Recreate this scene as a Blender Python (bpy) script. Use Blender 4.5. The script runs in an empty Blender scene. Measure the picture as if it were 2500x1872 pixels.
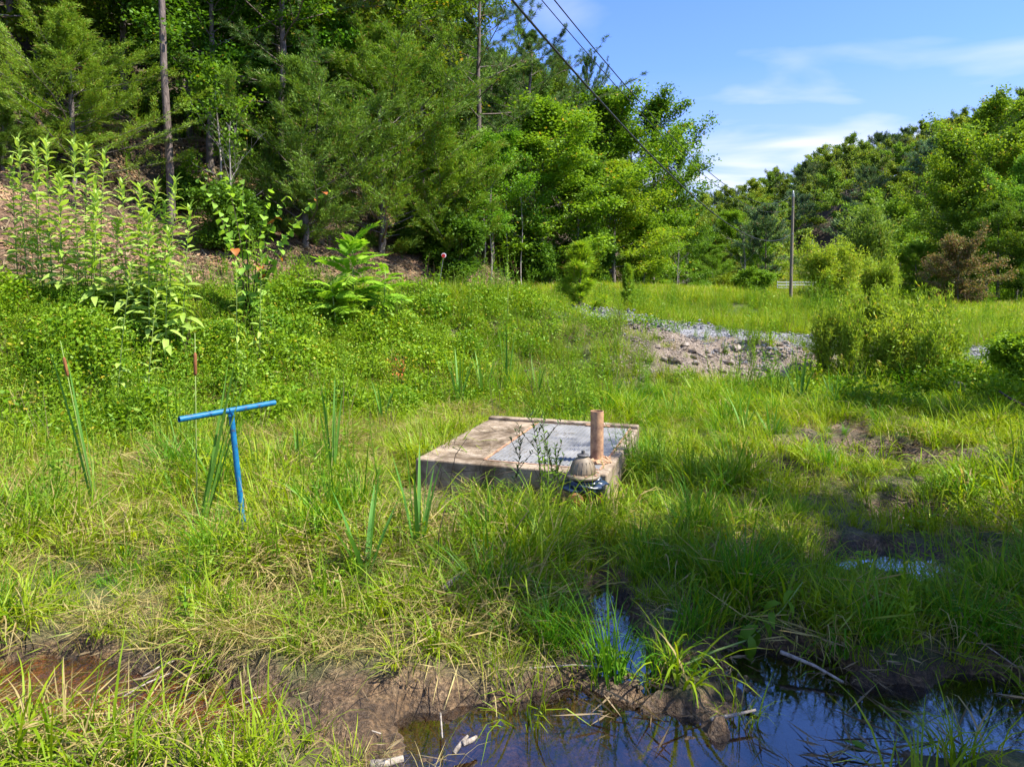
import bpy, math, random
import numpy as np
from mathutils import Vector, Matrix, Euler

random.seed(7)
RS = np.random.RandomState
C = bpy.context.scene.collection
sc = bpy.context.scene
R = math.radians

# ------------------------------------------------------------------ camera
cam_d = bpy.data.cameras.new('camera'); cam = bpy.data.objects.new('camera', cam_d); C.objects.link(cam)
cam.location = (0, 0, 2.0); cam.rotation_euler = (R(87), 0, 0)
cam_d.sensor_width = 36; cam_d.lens = 24.0; cam_d.shift_y = -0.0596
cam_d.clip_start = 0.05; cam_d.clip_end = 3000
sc.camera = cam

# ------------------------------------------------------------------ light and exposure
SUN_EL, SUN_AZ = 55.0, 14.0          # azimuth: degrees from +x towards the camera side
w = bpy.data.worlds.new('World'); sc.world = w; w.use_nodes = True
nt = w.node_tree; nt.nodes.clear()
N = nt.nodes.new; Lk = nt.links.new
def math_node(nt_, op, a=None, b=None, clamp=False):
    m = nt_.nodes.new('ShaderNodeMath'); m.operation = op; m.use_clamp = clamp
    for i, v in enumerate((a, b)):
        if v is None: continue
        if isinstance(v, (int, float)): m.inputs[i].default_value = v
        else: nt_.links.new(v, m.inputs[i])
    return m.outputs[0]
def mixc(nt_, fac, a, b, mode='MIX'):
    m = nt_.nodes.new('ShaderNodeMix'); m.data_type = 'RGBA'; m.blend_type = mode
    for s, v in ((m.inputs[0], fac), (m.inputs[6], a), (m.inputs[7], b)):
        if isinstance(v, (int, float)): s.default_value = v
        elif isinstance(v, tuple): s.default_value = tuple(v) + (1,) if len(v) == 3 else v
        else: nt_.links.new(v, s)
    return m.outputs[2]
def ramp(nt_, fac, stops):
    r_ = nt_.nodes.new('ShaderNodeValToRGB'); e = r_.color_ramp.elements
    e[0].position, e[1].position = stops[0][0], stops[-1][0]
    for i, (p, c) in enumerate(stops):
        el = e[i] if i in (0,) else (e[len(e)-1] if i == len(stops)-1 else e.new(p))
        if isinstance(c, (int, float)): c = (c, c, c)
        el.color = tuple(c) + (1,)
    nt_.links.new(fac, r_.inputs[0]); return r_.outputs[0]
def noise_n(nt_, vec, scale, detail=4, rough=.55, dist=0):
    n = nt_.nodes.new('ShaderNodeTexNoise'); n.inputs['Scale'].default_value = scale
    n.inputs['Detail'].default_value = detail; n.inputs['Roughness'].default_value = rough
    n.inputs['Distortion'].default_value = dist
    if vec is not None: nt_.links.new(vec, n.inputs['Vector'])
    return n.outputs['Fac']

sky = N('ShaderNodeTexSky'); sky.sky_type = 'NISHITA'; sky.sun_disc = False
sky.sun_elevation = R(SUN_EL); sky.sun_rotation = R(90 + SUN_AZ)
sky.altitude = 300; sky.air_density = 1.0; sky.dust_density = 0.6; sky.ozone_density = 2.2
tc = N('ShaderNodeTexCoord')
sep = N('ShaderNodeSeparateXYZ'); Lk(tc.outputs['Generated'], sep.inputs[0])
# clouds on a flat layer high up: direction / height gives the layer position
zz = math_node(nt, 'MAXIMUM', sep.outputs[2], 0.02)
zz = math_node(nt, 'ADD', zz, 0.06)
cx = math_node(nt, 'DIVIDE', sep.outputs[0], zz); cy = math_node(nt, 'DIVIDE', sep.outputs[1], zz)
cmb = N('ShaderNodeCombineXYZ'); Lk(cx, cmb.inputs[0]); Lk(cy, cmb.inputs[1])
mp = N('ShaderNodeMapping'); mp.inputs['Scale'].default_value = (0.55, 0.75, 1); mp.inputs['Location'].default_value = (3.1, 1.7, 0)
mp.inputs['Rotation'].default_value = (0, 0, R(18)); Lk(cmb.outputs[0], mp.inputs[0])
n1 = noise_n(nt, mp.outputs[0], 2.1, 5, .45, .35)
n2 = noise_n(nt, mp.outputs[0], 0.45, 2, .5, 0)
cl = math_node(nt, 'ADD', math_node(nt, 'MULTIPLY', n1, .62), math_node(nt, 'MULTIPLY', n2, .5))
cl = ramp(nt, cl, [(0.54, 0.0), (0.61, 0.45), (0.68, 1.0)])
lowv = ramp(nt, sep.outputs[2], [(0.0, 1.0), (0.22, 0.9), (0.32, 0.45), (0.45, .7), (0.8, .6)])
cl2 = math_node(nt, 'MULTIPLY', cl, lowv)
veil = ramp(nt, sep.outputs[2], [(0.0, 0.85), (0.10, 0.70), (0.20, 0.42), (0.29, 0.12), (.5, 0.0)])
tint = mixc(nt, 1.0, sky.outputs[0], (0.66, 0.93, 1.62), 'MULTIPLY')
wht = mixc(nt, veil, tint, (3.0, 3.6, 6.2))
wht = mixc(nt, cl2, wht, (5.0, 5.3, 6.6))
bg = N('ShaderNodeBackground'); bg.inputs[1].default_value = 0.078; Lk(wht, bg.inputs[0])
wo = N('ShaderNodeOutputWorld'); Lk(bg.outputs[0], wo.inputs[0])

sd = bpy.data.lights.new('sun', 'SUN'); sun = bpy.data.objects.new('sun', sd); C.objects.link(sun)
sd.energy = 4.5; sd.angle = R(0.53); sd.color = (1.0, 0.95, 0.86)
SDIR = Vector((math.cos(R(SUN_EL))*math.cos(R(SUN_AZ)), -math.cos(R(SUN_EL))*math.sin(R(SUN_AZ)), math.sin(R(SUN_EL))))
sun.rotation_euler = SDIR.to_track_quat('Z', 'Y').to_euler()
sc.view_settings.view_transform = 'Standard'; sc.view_settings.look = 'None'
sc.view_settings.exposure = 1.42; sc.view_settings.gamma = 1; sc.view_settings.use_curve_mapping = False
cy_ = sc.cycles
cy_.max_bounces = 6; cy_.diffuse_bounces = 3; cy_.glossy_bounces = 3; cy_.transmission_bounces = 4
cy_.transparent_max_bounces = 6; cy_.caustics_reflective = False; cy_.caustics_refractive = False
cy_.use_adaptive_sampling = True; cy_.adaptive_threshold = 0.02
cy_.use_denoising = True

# ------------------------------------------------------------------ pixel (photo 2500 x 1872) -> place
_s, _c = math.sin(R(3)), math.cos(R(3))
def at(col, row, Y):                        # the place at depth Y seen at a photo position
    a = (787 - row)/1666.7; b = (col - 1250)/1666.7
    # direction = b*X + a*U + F
    dy = a*_s + _c; dz = a*_c - _s
    k = Y/dy
    return Vector((b*k, Y, 2.0 + dz*k))
def on(col, row, z=0.0):                    # the place at height z seen at a photo position
    a = (787 - row)/1666.7; b = (col - 1250)/1666.7
    dy = a*_s + _c; dz = a*_c - _s
    k = (z - 2.0)/dz
    return Vector((b*k, dy*k, z))

# ------------------------------------------------------------------ numpy noise
_tab = RS(3).rand(512, 512)
def vn(x, y):
    xi = np.floor(x).astype(int); yi = np.floor(y).astype(int); fx = x-xi; fy = y-yi
    fx = fx*fx*(3-2*fx); fy = fy*fy*(3-2*fy)
    a = _tab[xi % 512, yi % 512]; b = _tab[(xi+1) % 512, yi % 512]
    c = _tab[xi % 512, (yi+1) % 512]; d = _tab[(xi+1) % 512, (yi+1) % 512]
    return (a*(1-fx)+b*fx)*(1-fy) + (c*(1-fx)+d*fx)*fy - 0.5
def fbm(x, y, s, o=3, seed=0):
    r = 0; amp = 1.0
    for i in range(o):
        r = r + amp*vn(x*s + 17.3*(i+seed), y*s + 9.1*(i*2+seed)); s *= 2.03; amp *= .5
    return r
def sm(t): t = np.clip(t, 0, 1); return t*t*(3-2*t)

# ------------------------------------------------------------------ terrain
TX = [-40, -9, -6, -3, 0, 3, 5.5, 8, 11, 16, 40]
TT = [4.0, 7.0, 8.0, 9.6, 11.3, 12.2, 12.6, 12.0, 11, 9.5, 6]
TW = [3, 3, 3, 4.2, 5.2, 2.6, 1.4, 1.7, 2.2, 3, 4]
CX = [-40, -6, -2, 0, 1.5, 3.5, 5.5, 8, 11, 40]
CZ = [2.1, 1.74, 1.70, 1.66, 1.58, 1.3, 1.0, .75, .62, .6]
TOE = np.array([(-60, 2), (-30, 6), (-14, 11.8), (-10, 15), (-5, 21), (0, 30), (3.4, 38), (16, 66), (30, 110), (45, 200), (60, 700)], float)
def toe_dist(x, y):
    best = np.full(x.shape, 1e9); sg = np.ones(x.shape)
    for (ax, ay), (bx, by) in zip(TOE[:-1], TOE[1:]):
        dx, dy = bx-ax, by-ay; L2 = dx*dx+dy*dy
        t = np.clip(((x-ax)*dx+(y-ay)*dy)/L2, 0, 1)
        d = np.hypot(x-ax-t*dx, y-ay-t*dy); cr = dx*(y-ay)-dy*(x-ax)
        m = d < best; best = np.where(m, d, best); sg = np.where(m, np.sign(cr), sg)
    return best*sg
POOLS = [(1400,1800,270,62),(1560,1850,300,42),(1250,1840,140,55),(1445,1712,60,22),(1492,1600,42,60),(1500,1520,22,60),
 (1900,1640,120,45),(1940,1740,60,85),(2040,1830,90,45),(2380,1770,200,80),(2140,1705,120,22),(2450,1700,120,50),
 (2020,1112,150,20),(2200,1142,150,20),(1880,1172,70,30),(2240,1380,130,26),(2260,1270,100,16),(2370,1165,110,16),(1800,1400,60,28),
 (80,1690,190,70),(300,1715,220,60),(470,1750,150,50),(500,1790,80,24),(150,1785,240,50),(60,1800,140,36),(660,1500,50,16)]
PW = []
for (c_, r_, a_, b_) in POOLS:
    p = on(c_, r_); PW.append((p.x, p.y, a_*p.y/1667, b_*p.y*p.y/3334))
def wet(x, y):                               # > 0 inside a pool, about -1 one pool-size away
    m = np.full(np.shape(x), -3.0)
    nz = fbm(x, y, 3.1, 3, 5)*.5 + fbm(x, y, 11, 2, 2)*.25
    for (px, py, rx, ry) in PW:
        d = np.sqrt(((x-px)/rx)**2 + ((y-py)/ry)**2)
        m = np.maximum(m, (1-d)*min(rx, ry)/.25)
    return m + nz
def H(x, y, detail=True):
    x = np.asarray(x, float); y = np.asarray(y, float)
    yt = np.interp(x, TX, TT) + fbm(x, y, .6, 2, 1)*.5; wd = np.interp(x, TX, TW); cz = np.interp(x, CX, CZ)
    cz = cz - np.interp(x, [0, 2, 30], [0, .20, .20])*(1-np.clip((y-yt-wd)/3.6, 0, 1))
    # field beyond the track
    f = .85 + 1.05*sm((12.6-x)/5.0)*sm((y-18)/11)
    far = cz + (np.where(x < 1, np.maximum(f, cz), f)-cz)*sm((y-17.5)/5)
    far = far + (1.0-far)*sm((y-48)/20)
    t = sm((y-yt)/wd)
    base = .11 + fbm(x, y, 1.1, 3, 9)*.10 + fbm(x, y, 5.0, 3, 4)*.06
    wt = wet(x, y)
    base = np.where(y < 13, base*(1-sm((wt+.75)/.7)) + (-.07)*sm((wt+.75)/.7), base)
    z = base*(1-t) + far*t
    z = z + t*(fbm(x, y, .5, 3, 3)*.16 + fbm(x, y, 2.2, 3, 6)*.09*np.clip(1.2-t, 0, 1)*2)
    d = toe_dist(x, y)
    hill = np.where(d > 0, .72*d, 0); hill = np.where(d > 7, .72*7+.5*(d-7), hill); hill = np.where(d > 60, .72*7+.5*53+.05*(d-60), hill)
    z = z + hill + np.where(d > 0, fbm(x, y, .35, 3, 12)*np.minimum(d*.25, .9), 0)
    r = np.interp(x, [0, 40, 67, 112, 220], [0, 10, 20.5, 31, 42])
    z = z + r*sm((y-62-np.interp(x, [20, 27, 50, 64, 100], [12, 24, 24, 0, -14]))/72) + 0*x
    z = z + np.where(y > 60, fbm(x, y, .06, 3, 8)*3*sm((y-60)/40)*sm((x-.22*y)/12), 0)
    if detail: z = z + fbm(x, y, 9, 3, 7)*.02
    return z
def h1(x, y): return float(H(np.array([x]), np.array([y]))[0])

# ------------------------------------------------------------------ mesh helpers
def mesh_np(name, V, Q=None, T=None, mat=None, attrs=None, smooth=False, mats=None, midx=None):
    me = bpy.data.meshes.new(name)
    V = np.asarray(V, np.float32).reshape(-1, 3)
    nq = 0 if Q is None else len(Q); ntr = 0 if T is None else len(T)
    li = np.concatenate([np.asarray(Q, np.int32).ravel() if nq else np.zeros(0, np.int32), np.asarray(T, np.int32).ravel() if ntr else np.zeros(0, np.int32)])
    tot = np.concatenate([np.full(nq, 4, np.int32), np.full(ntr, 3, np.int32)])
    me.vertices.add(len(V)); me.vertices.foreach_set('co', V.ravel())
    me.loops.add(len(li)); me.loops.foreach_set('vertex_index', li)
    me.polygons.add(len(tot)); me.polygons.foreach_set('loop_start', np.concatenate([[0], np.cumsum(tot)[:-1]]).astype(np.int32))
    me.polygons.foreach_set('loop_total', tot)
    if midx is not None: me.polygons.foreach_set('material_index', np.asarray(midx, np.int32))
    me.update(calc_edges=True)
    me.polygons.foreach_set('use_smooth', np.full(len(tot), smooth, bool))
    for k, v in (attrs or {}).items():
        a = me.attributes.new(k, 'FLOAT', 'POINT'); a.data.foreach_set('value', np.asarray(v, np.float32))
    for m in (mats or ([mat] if mat else [])): me.materials.append(m)
    return me
class MB:                                    # gathers simple shapes into one mesh
    def __init__(s): s.V = []; s.F = []
    def add(s, V, F):
        o = len(s.V); s.V += [tuple(v) for v in V]; s.F += [tuple(i+o for i in f) for f in F]
    def box(s, c, d, M=None, bev=0):
        x, y, z = (v/2 for v in d)
        V = [Vector((sx*x, sy*y, sz*z)) for sx in (-1, 1) for sy in (-1, 1) for sz in (-1, 1)]
        if M: V = [M @ v for v in V]
        V = [v+Vector(c) for v in V]
        s.add(V, [(0,1,3,2),(4,6,7,5),(0,4,5,1),(2,3,7,6),(0,2,6,4),(1,5,7,3)])
    def tube(s, pts, rad, n=8, caps=True):
        pts = [Vector(p) for p in pts]; k = len(pts)
        if not hasattr(rad, '__len__'): rad = [rad]*k
        V = []; up = Vector((0, 0, 1))
        for i, p in enumerate(pts):
            t = (pts[min(i+1, k-1)]-pts[max(i-1, 0)]).normalized()
            a = t.cross(up) if abs(t.z) < .95 else t.cross(Vector((0, 1, 0)))
            a.normalize(); b = t.cross(a)
            for j in range(n):
                q = 2*math.pi*j/n; V.append(p + rad[i]*(math.cos(q)*a + math.sin(q)*b))
        F = [(i*n+j, i*n+(j+1) % n, (i+1)*n+(j+1) % n, (i+1)*n+j) for i in range(k-1) for j in range(n)]
        if caps: F += [tuple(range(n-1, -1, -1)), tuple((k-1)*n+j for j in range(n))]
        s.add(V, F)
    def lathe(s, prof, n=24, M=None):
        V = []
        for (r, z) in prof:
            for j in range(n):
                q = 2*math.pi*j/n; V.append(Vector((r*math.cos(q), r*math.sin(q), z)))
        if M: V = [M @ v for v in V]
        k = len(prof)
        F = [(i*n+j, i*n+(j+1) % n, (i+1)*n+(j+1) % n, (i+1)*n+j) for i in range(k-1) for j in range(n)]
        F += [tuple(range(n-1, -1, -1)), tuple((k-1)*n+j for j in range(n))]
        s.add(V, F)
    def mesh(s, name, mat, smooth=False):
        me = bpy.data.meshes.new(name); me.from_pydata(s.V, [], s.F); me.materials.append(mat)
        me.polygons.foreach_set('use_smooth', [smooth]*len(me.polygons)); me.update(); return me
    def build(s, name, mat, parent=None, smooth=False, bevel=0, autosmooth=None):
        o = bpy.data.objects.new(name, s.mesh(name, mat, smooth)); C.objects.link(o); o.parent = parent
        if bevel:
            b = o.modifiers.new('b', 'BEVEL'); b.width = bevel; b.segments = 2; b.limit_method = 'ANGLE'
        if autosmooth:
            try: o.data.set_sharp_from_angle(angle=R(autosmooth))
            except Exception: pass
        return o
def tag(o, label=None, cat=None, group=None, kind=None):
    if label: o['label'] = label
    if cat: o['category'] = cat
    if group: o['group'] = group
    if kind: o['kind'] = kind
    return o
def obj(name, me, parent=None, M=None):
    o = bpy.data.objects.new(name, me); C.objects.link(o); o.parent = parent
    if M is not None: o.matrix_local = M
    return o
def thing(name, label, cat, loc=(0, 0, 0), rz=0, group=None, s=1.0):
    o = bpy.data.objects.new(name, None); C.objects.link(o); o.empty_display_size = .2
    o.location = loc; o.rotation_euler = (0, 0, rz); o.scale = (s,)*3 if not hasattr(s, '__len__') else s
    return tag(o, label, cat, group)

# ------------------------------------------------------------------ materials
def newmat(name):
    m = bpy.data.materials.new(name); m.use_nodes = True; m.node_tree.nodes.clear(); return m, m.node_tree
def out(nt_, sh, disp=None):
    o = nt_.nodes.new('ShaderNodeOutputMaterial'); nt_.links.new(sh, o.inputs[0])
def geo_pos(nt_): return nt_.nodes.new('ShaderNodeNewGeometry').outputs['Position']
def obj_co(nt_): return nt_.nodes.new('ShaderNodeTexCoord').outputs['Object']
def attr(nt_, n):
    a = nt_.nodes.new('ShaderNodeAttribute'); a.attribute_name = n; return a.outputs['Fac']
def principled(nt_, col, rough=.6, spec=.5, metal=0, bump=None, bs=.3, bd=.01):
    p = nt_.nodes.new('ShaderNodeBsdfPrincipled')
    if isinstance(col, tuple): p.inputs['Base Color'].default_value = tuple(col)+(1,)
    else: nt_.links.new(col, p.inputs['Base Color'])
    if isinstance(rough, (int, float)): p.inputs['Roughness'].default_value = rough
    else: nt_.links.new(rough, p.inputs['Roughness'])
    p.inputs['Specular IOR Level'].default_value = spec; p.inputs['Metallic'].default_value = metal
    if bump is not None:
        b = nt_.nodes.new('ShaderNodeBump'); b.inputs['Strength'].default_value = bs; b.inputs['Distance'].default_value = bd
        nt_.links.new(bump, b.inputs['Height']); nt_.links.new(b.outputs[0], p.inputs['Normal'])
    return p.outputs[0]
def leaf_mat(name, a, b, dry=None, dry_p=.08, trans=.42, gloss=.02, rough=.5, hv=.35):
    """a..b: the two ends of the leaf colour; dry: colour of the odd dead leaf"""
    m, t = newmat(name)
    lv = attr(t, 'lv'); oi = t.nodes.new('ShaderNodeObjectInfo')
    big = noise_n(t, geo_pos(t), .55, 2)
    f = math_node(t, 'ADD', math_node(t, 'MULTIPLY', lv, .5), math_node(t, 'MULTIPLY', oi.outputs['Random'], hv))
    f = math_node(t, 'ADD', f, math_node(t, 'MULTIPLY', big, .9)); f = math_node(t, 'SUBTRACT', f, .40, True)
    col = mixc(t, f, a, b)
    if dry:
        fr = math_node(t, 'FRACT', math_node(t, 'MULTIPLY', lv, 37.7))
        col = mixc(t, math_node(t, 'LESS_THAN', fr, dry_p), col, dry)
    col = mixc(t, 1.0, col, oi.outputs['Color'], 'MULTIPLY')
    d = t.nodes.new('ShaderNodeBsdfDiffuse'); t.links.new(col, d.inputs[0])
    tr = t.nodes.new('ShaderNodeBsdfTranslucent'); t.links.new(mixc(t, 1.0, col, (1.25, 1.2, .55), 'MULTIPLY'), tr.inputs[0])
    mx = t.nodes.new('ShaderNodeMixShader'); mx.inputs[0].default_value = trans
    t.links.new(d.outputs[0], mx.inputs[1]); t.links.new(tr.outputs[0], mx.inputs[2])
    g = t.nodes.new('ShaderNodeBsdfGlossy'); g.inputs['Roughness'].default_value = rough; g.inputs[0].default_value = (.8, 1, .6, 1)
    m2 = t.nodes.new('ShaderNodeMixShader'); m2.inputs[0].default_value = gloss
    t.links.new(mx.outputs[0], m2.inputs[1]); t.links.new(g.outputs[0], m2.inputs[2])
    out(t, m2.outputs[0]); return m
def bark_mat(name, a, b, sc_=(14, 14, 3)):
    m, t = newmat(name); mp_ = t.nodes.new('ShaderNodeMapping'); mp_.inputs['Scale'].default_value = sc_
    t.links.new(obj_co(t), mp_.inputs[0]); n = noise_n(t, mp_.outputs[0], 1.0, 6, .65, .4)
    out(t, principled(t, ramp(t, n, [(.3, a), (.68, b)]), .85, .2, bump=n, bs=.8, bd=.03)); return m

M = {}
M['oak'] = leaf_mat('oak_leaf', (.055, .13, .008), (.17, .27, .018), (.30, .22, .03), .02)
M['cedar'] = leaf_mat('cedar_needle', (.055, .115, .014), (.15, .235, .032), (.14, .10, .04), .05, trans=.30)
M['pine'] = leaf_mat('pine_needle', (.045, .10, .024), (.11, .18, .050), (.20, .13, .05), .05, trans=.25)
M['yellow'] = leaf_mat('yellow_leaf', (.14, .24, .012), (.27, .36, .02), (.40, .30, .04), .04, trans=.5)
M['willow'] = leaf_mat('willow_leaf', (.13, .23, .018), (.26, .36, .05), (.35, .30, .08), .05, trans=.45)
M['brownleaf'] = leaf_mat('browning_leaf', (.09, .12, .025), (.20, .17, .06), (.30, .17, .10), .35, trans=.35)
M['grass'] = leaf_mat('grass_blade', (.10, .23, .004), (.36, .42, .012), (.42, .32, .13), .10, trans=.45)
M['rush'] = leaf_mat('rush_blade', (.045, .18, .006), (.13, .29, .010), (.30, .24, .08), .06, trans=.42)
M['straw'] = leaf_mat('dry_straw', (.28, .22, .07), (.46, .36, .15), (.20, .26, .03), .22, trans=.3)
M['deadstraw'] = leaf_mat('dead_reed', (.12, .085, .05), (.32, .24, .14), (.10, .07, .04), .25, trans=.2)
M['vine'] = leaf_mat('vine_leaf', (.06, .18, .006), (.27, .38, .010), (.42, .36, .03), .05, trans=.38)
M['weed'] = leaf_mat('weed_leaf', (.26, .42, .05), (.42, .54, .13), trans=.42)
M['broad'] = leaf_mat('broad_leaf', (.10, .23, .012), (.24, .36, .025), trans=.42)
M['heart'] = leaf_mat('heart_leaf', (.20, .40, .04), (.36, .52, .08), (.45, .22, .03), .06, trans=.48)
M['reed'] = leaf_mat('reed_leaf', (.07, .21, .035), (.16, .32, .045), trans=.35)
M['darkweed'] = leaf_mat('dark_weed_leaf', (.035, .06, .020), (.06, .10, .03), trans=.25)
M['redleaf'] = leaf_mat('red_leaf', (.40, .10, .03), (.50, .22, .05), trans=.4)
M['litter'] = leaf_mat('fallen_leaf', (.20, .10, .05), (.42, .26, .15), trans=.1)
M['bark'] = bark_mat('grey_bark', (.05, .04, .035), (.24, .20, .17))
M['pbark'] = bark_mat('pine_bark', (.04, .03, .026), (.24, .185, .155), (18, 18, 4))
M['twig'] = bark_mat('pale_twig', (.20, .17, .14), (.42, .38, .33))
M['stem'] = leaf_mat('green_stem', (.16, .24, .06), (.26, .32, .10), trans=.1)
M['darkstem'] = bark_mat('dark_stem', (.035, .025, .02), (.10, .07, .05))

def ground_material():
    m, t = newmat('ground'); p = geo_pos(t)
    n_big = noise_n(t, p, .8, 4); n_mid = noise_n(t, p, 6, 5, .6); n_fine = noise_n(t, p, 45, 5, .65)
    soil = ramp(t, n_fine, [(.32, (.055, .040, .022)), (.52, (.12, .085, .045)), (.70, (.24, .18, .10))])
    green = ramp(t, n_mid, [(.35, (.035, .060, .010)), (.60, (.085, .115, .018)), (.75, (.16, .15, .045))])
    mud = ramp(t, n_mid, [(.32, (.028, .018, .010)), (.52, (.095, .058, .028)), (.72, (.20, .135, .07))])
    mud = mixc(t, 1.0, mud, ramp(t, n_fine, [(.34, .45), (.5, 1.0), (.62, 1.9)]), 'MULTIPLY')
    silt = ramp(t, n_mid, [(.3, (.11, .055, .012)), (.6, (.28, .15, .035)), (.75, (.40, .25, .08))])
    dirt = ramp(t, n_fine, [(.30, (.065, .034, .018)), (.50, (.17, .095, .055)), (.68, (.33, .21, .13))])
    litter = ramp(t, n_mid, [(.38, .25), (.60, 1.0)])
    dirt = mixc(t, 1.0, dirt, litter, 'MULTIPLY')
    rock = ramp(t, n_fine, [(.30, (.06, .045, .03)), (.50, (.18, .135, .095)), (.68, (.34, .29, .24))])
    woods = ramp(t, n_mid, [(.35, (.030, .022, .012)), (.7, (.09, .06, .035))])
    c = mixc(t, attr(t, 'green'), soil, green)
    def br(a): return math_node(t, 'MULTIPLY', math_node(t, 'SUBTRACT', math_node(t, 'ADD', attr(t, a), math_node(t, 'MULTIPLY', n_mid, .8)), .7), 3, True)
    c = mixc(t, br('mud'), c, mud); c = mixc(t, br('silt'), c, silt)
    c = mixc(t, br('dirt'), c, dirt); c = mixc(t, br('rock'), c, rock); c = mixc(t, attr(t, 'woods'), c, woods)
    wetr = math_node(t, 'SUBTRACT', .92, math_node(t, 'MULTIPLY', br('mud'), .45))
    bmp = math_node(t, 'ADD', n_fine, math_node(t, 'MULTIPLY', n_mid, 2))
    out(t, principled(t, c, wetr, .4, bump=bmp, bs=.9, bd=.03)); return m
M['ground'] = ground_material()
def simple(name, stops, scale=20, rough=.7, spec=.4, metal=0, bs=.4, bd=.004, detail=6, obj_space=True):
    m, t = newmat(name); n = noise_n(t, obj_co(t) if obj_space else geo_pos(t), scale, detail, .62)
    out(t, principled(t, ramp(t, n, stops), rough, spec, metal, bump=n, bs=bs, bd=bd)); return m
M['gravel'] = simple('gravel', [(.3, (.07, .07, .072)), (.5, (.18, .18, .185)), (.7, (.34, .34, .35))], 30, .9, bs=1, bd=.02, obj_space=False)
M['stone'] = simple('grey_stone', [(.3, (.13, .13, .13)), (.7, (.32, .32, .325))], 9, .9, bs=.5)
M['rock'] = simple('tan_rock', [(.3, (.10, .075, .05)), (.5, (.21, .165, .125)), (.7, (.34, .30, .26))], 7, .9, bs=.7, bd=.01)
# ------------------------------------------------------------------ the ground
def spaced(a, b, fine0, fine1, d, g):
    xs = list(np.arange(fine0, fine1, d)); s = d
    x = fine1
    while x < b: xs.append(x); s *= g; x += s
    xs.append(b); s = d; x = fine0-s; lo = []
    while x > a: lo.append(x); s *= g; x -= s
    lo.append(a); return np.array(lo[::-1]+xs)
gx = spaced(-420, 420, -3.6, 5.2, .035, 1.035); gy = spaced(-80, 900, 2.2, 7.2, .035, 1.022)
GX, GY = np.meshgrid(gx, gy, indexing='ij'); GZ = H(GX, GY)
tp = np.array([(-.6, 18.6), (1.5, 17.0), (3.5, 15.9), (5.5, 15.2), (8, 14.6), (11, 14.3), (16, 14.6), (26, 16)])
def zones(x, y, z=None):
    yt = np.interp(x, TX, TT); wd = np.interp(x, TX, TW); t = (y-yt)/wd
    d = toe_dist(x, y); wt = wet(x, y); nz = fbm(x, y, .9, 3, 21)
    silt = sm((wt+.7)/.8)*sm((-.5-x)/.8)*(y < 9)
    mud = sm((wt+1.0)/.8)*(y < 13)
    bare = np.exp(-(((x+.45)/.85)**2 + ((y-2.98)/.42)**2)*1.2)*1.0 + np.exp(-(((x-2.0)/1.3)**2+((y-3.2)/.3)**2))*.5 + np.exp(-(((x-4.4)/1.6)**2+((y-9.0)/.6)**2))*.7
    mud = np.clip(np.maximum(mud, bare+nz*.35), 0, 1)
    dirt = sm((d+1.6+nz*1.2)/1.0)*(1-sm((d-6.5)/4)) * (y < 60)
    dirt = np.maximum(dirt, .75*np.exp(-(((x-6.8)/2.2)**2+((y-20.5)/1.6)**2)))
    dirt = np.maximum(dirt, .7*np.exp(-(((x-12.5)/4)**2+((y-17.2)/1.3)**2)))
    dirt = np.maximum(dirt, .45*np.exp(-(((x-1.5)/2.2)**2+((y-14.6)/1.0)**2)))
    rock = np.exp(-(((x-4.55)/1.9)**2)**2)*sm((t+.15)/.3)*sm((1.25-t)/.3)*(y < np.interp(x, tp[:, 0], tp[:, 1])-.9)
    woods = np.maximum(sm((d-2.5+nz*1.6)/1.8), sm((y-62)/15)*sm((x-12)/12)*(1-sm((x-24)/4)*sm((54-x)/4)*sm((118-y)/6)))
    green = np.clip(.55+nz*.9+sm(t)*.5, 0, 1)
    return dict(mud=mud, silt=silt, dirt=np.clip(dirt, 0, 1), rock=np.clip(rock, 0, 1), woods=woods, green=green), t, d, wt
Z, _, _, _wt = zones(GX, GY)
GZ = GZ + Z['mud']*(GY < 10)*(fbm(GX, GY, 7, 3, 51)*.045 + fbm(GX, GY, 17, 2, 52)*.035)*(_wt < -.15)
GZ = GZ + Z['rock']*fbm(GX, GY, 5, 3, 53)*.12
nx, ny = GX.shape
idx = np.arange(nx*ny).reshape(nx, ny)
Q = np.stack([idx[:-1, :-1], idx[1:, :-1], idx[1:, 1:], idx[:-1, 1:]], -1).reshape(-1, 4)
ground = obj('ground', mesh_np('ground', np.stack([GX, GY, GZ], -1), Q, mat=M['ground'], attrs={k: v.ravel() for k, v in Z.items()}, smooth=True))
tag(ground, 'marshy ground rising into a grassy bank and a wooded slope', None, kind='structure')

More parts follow.
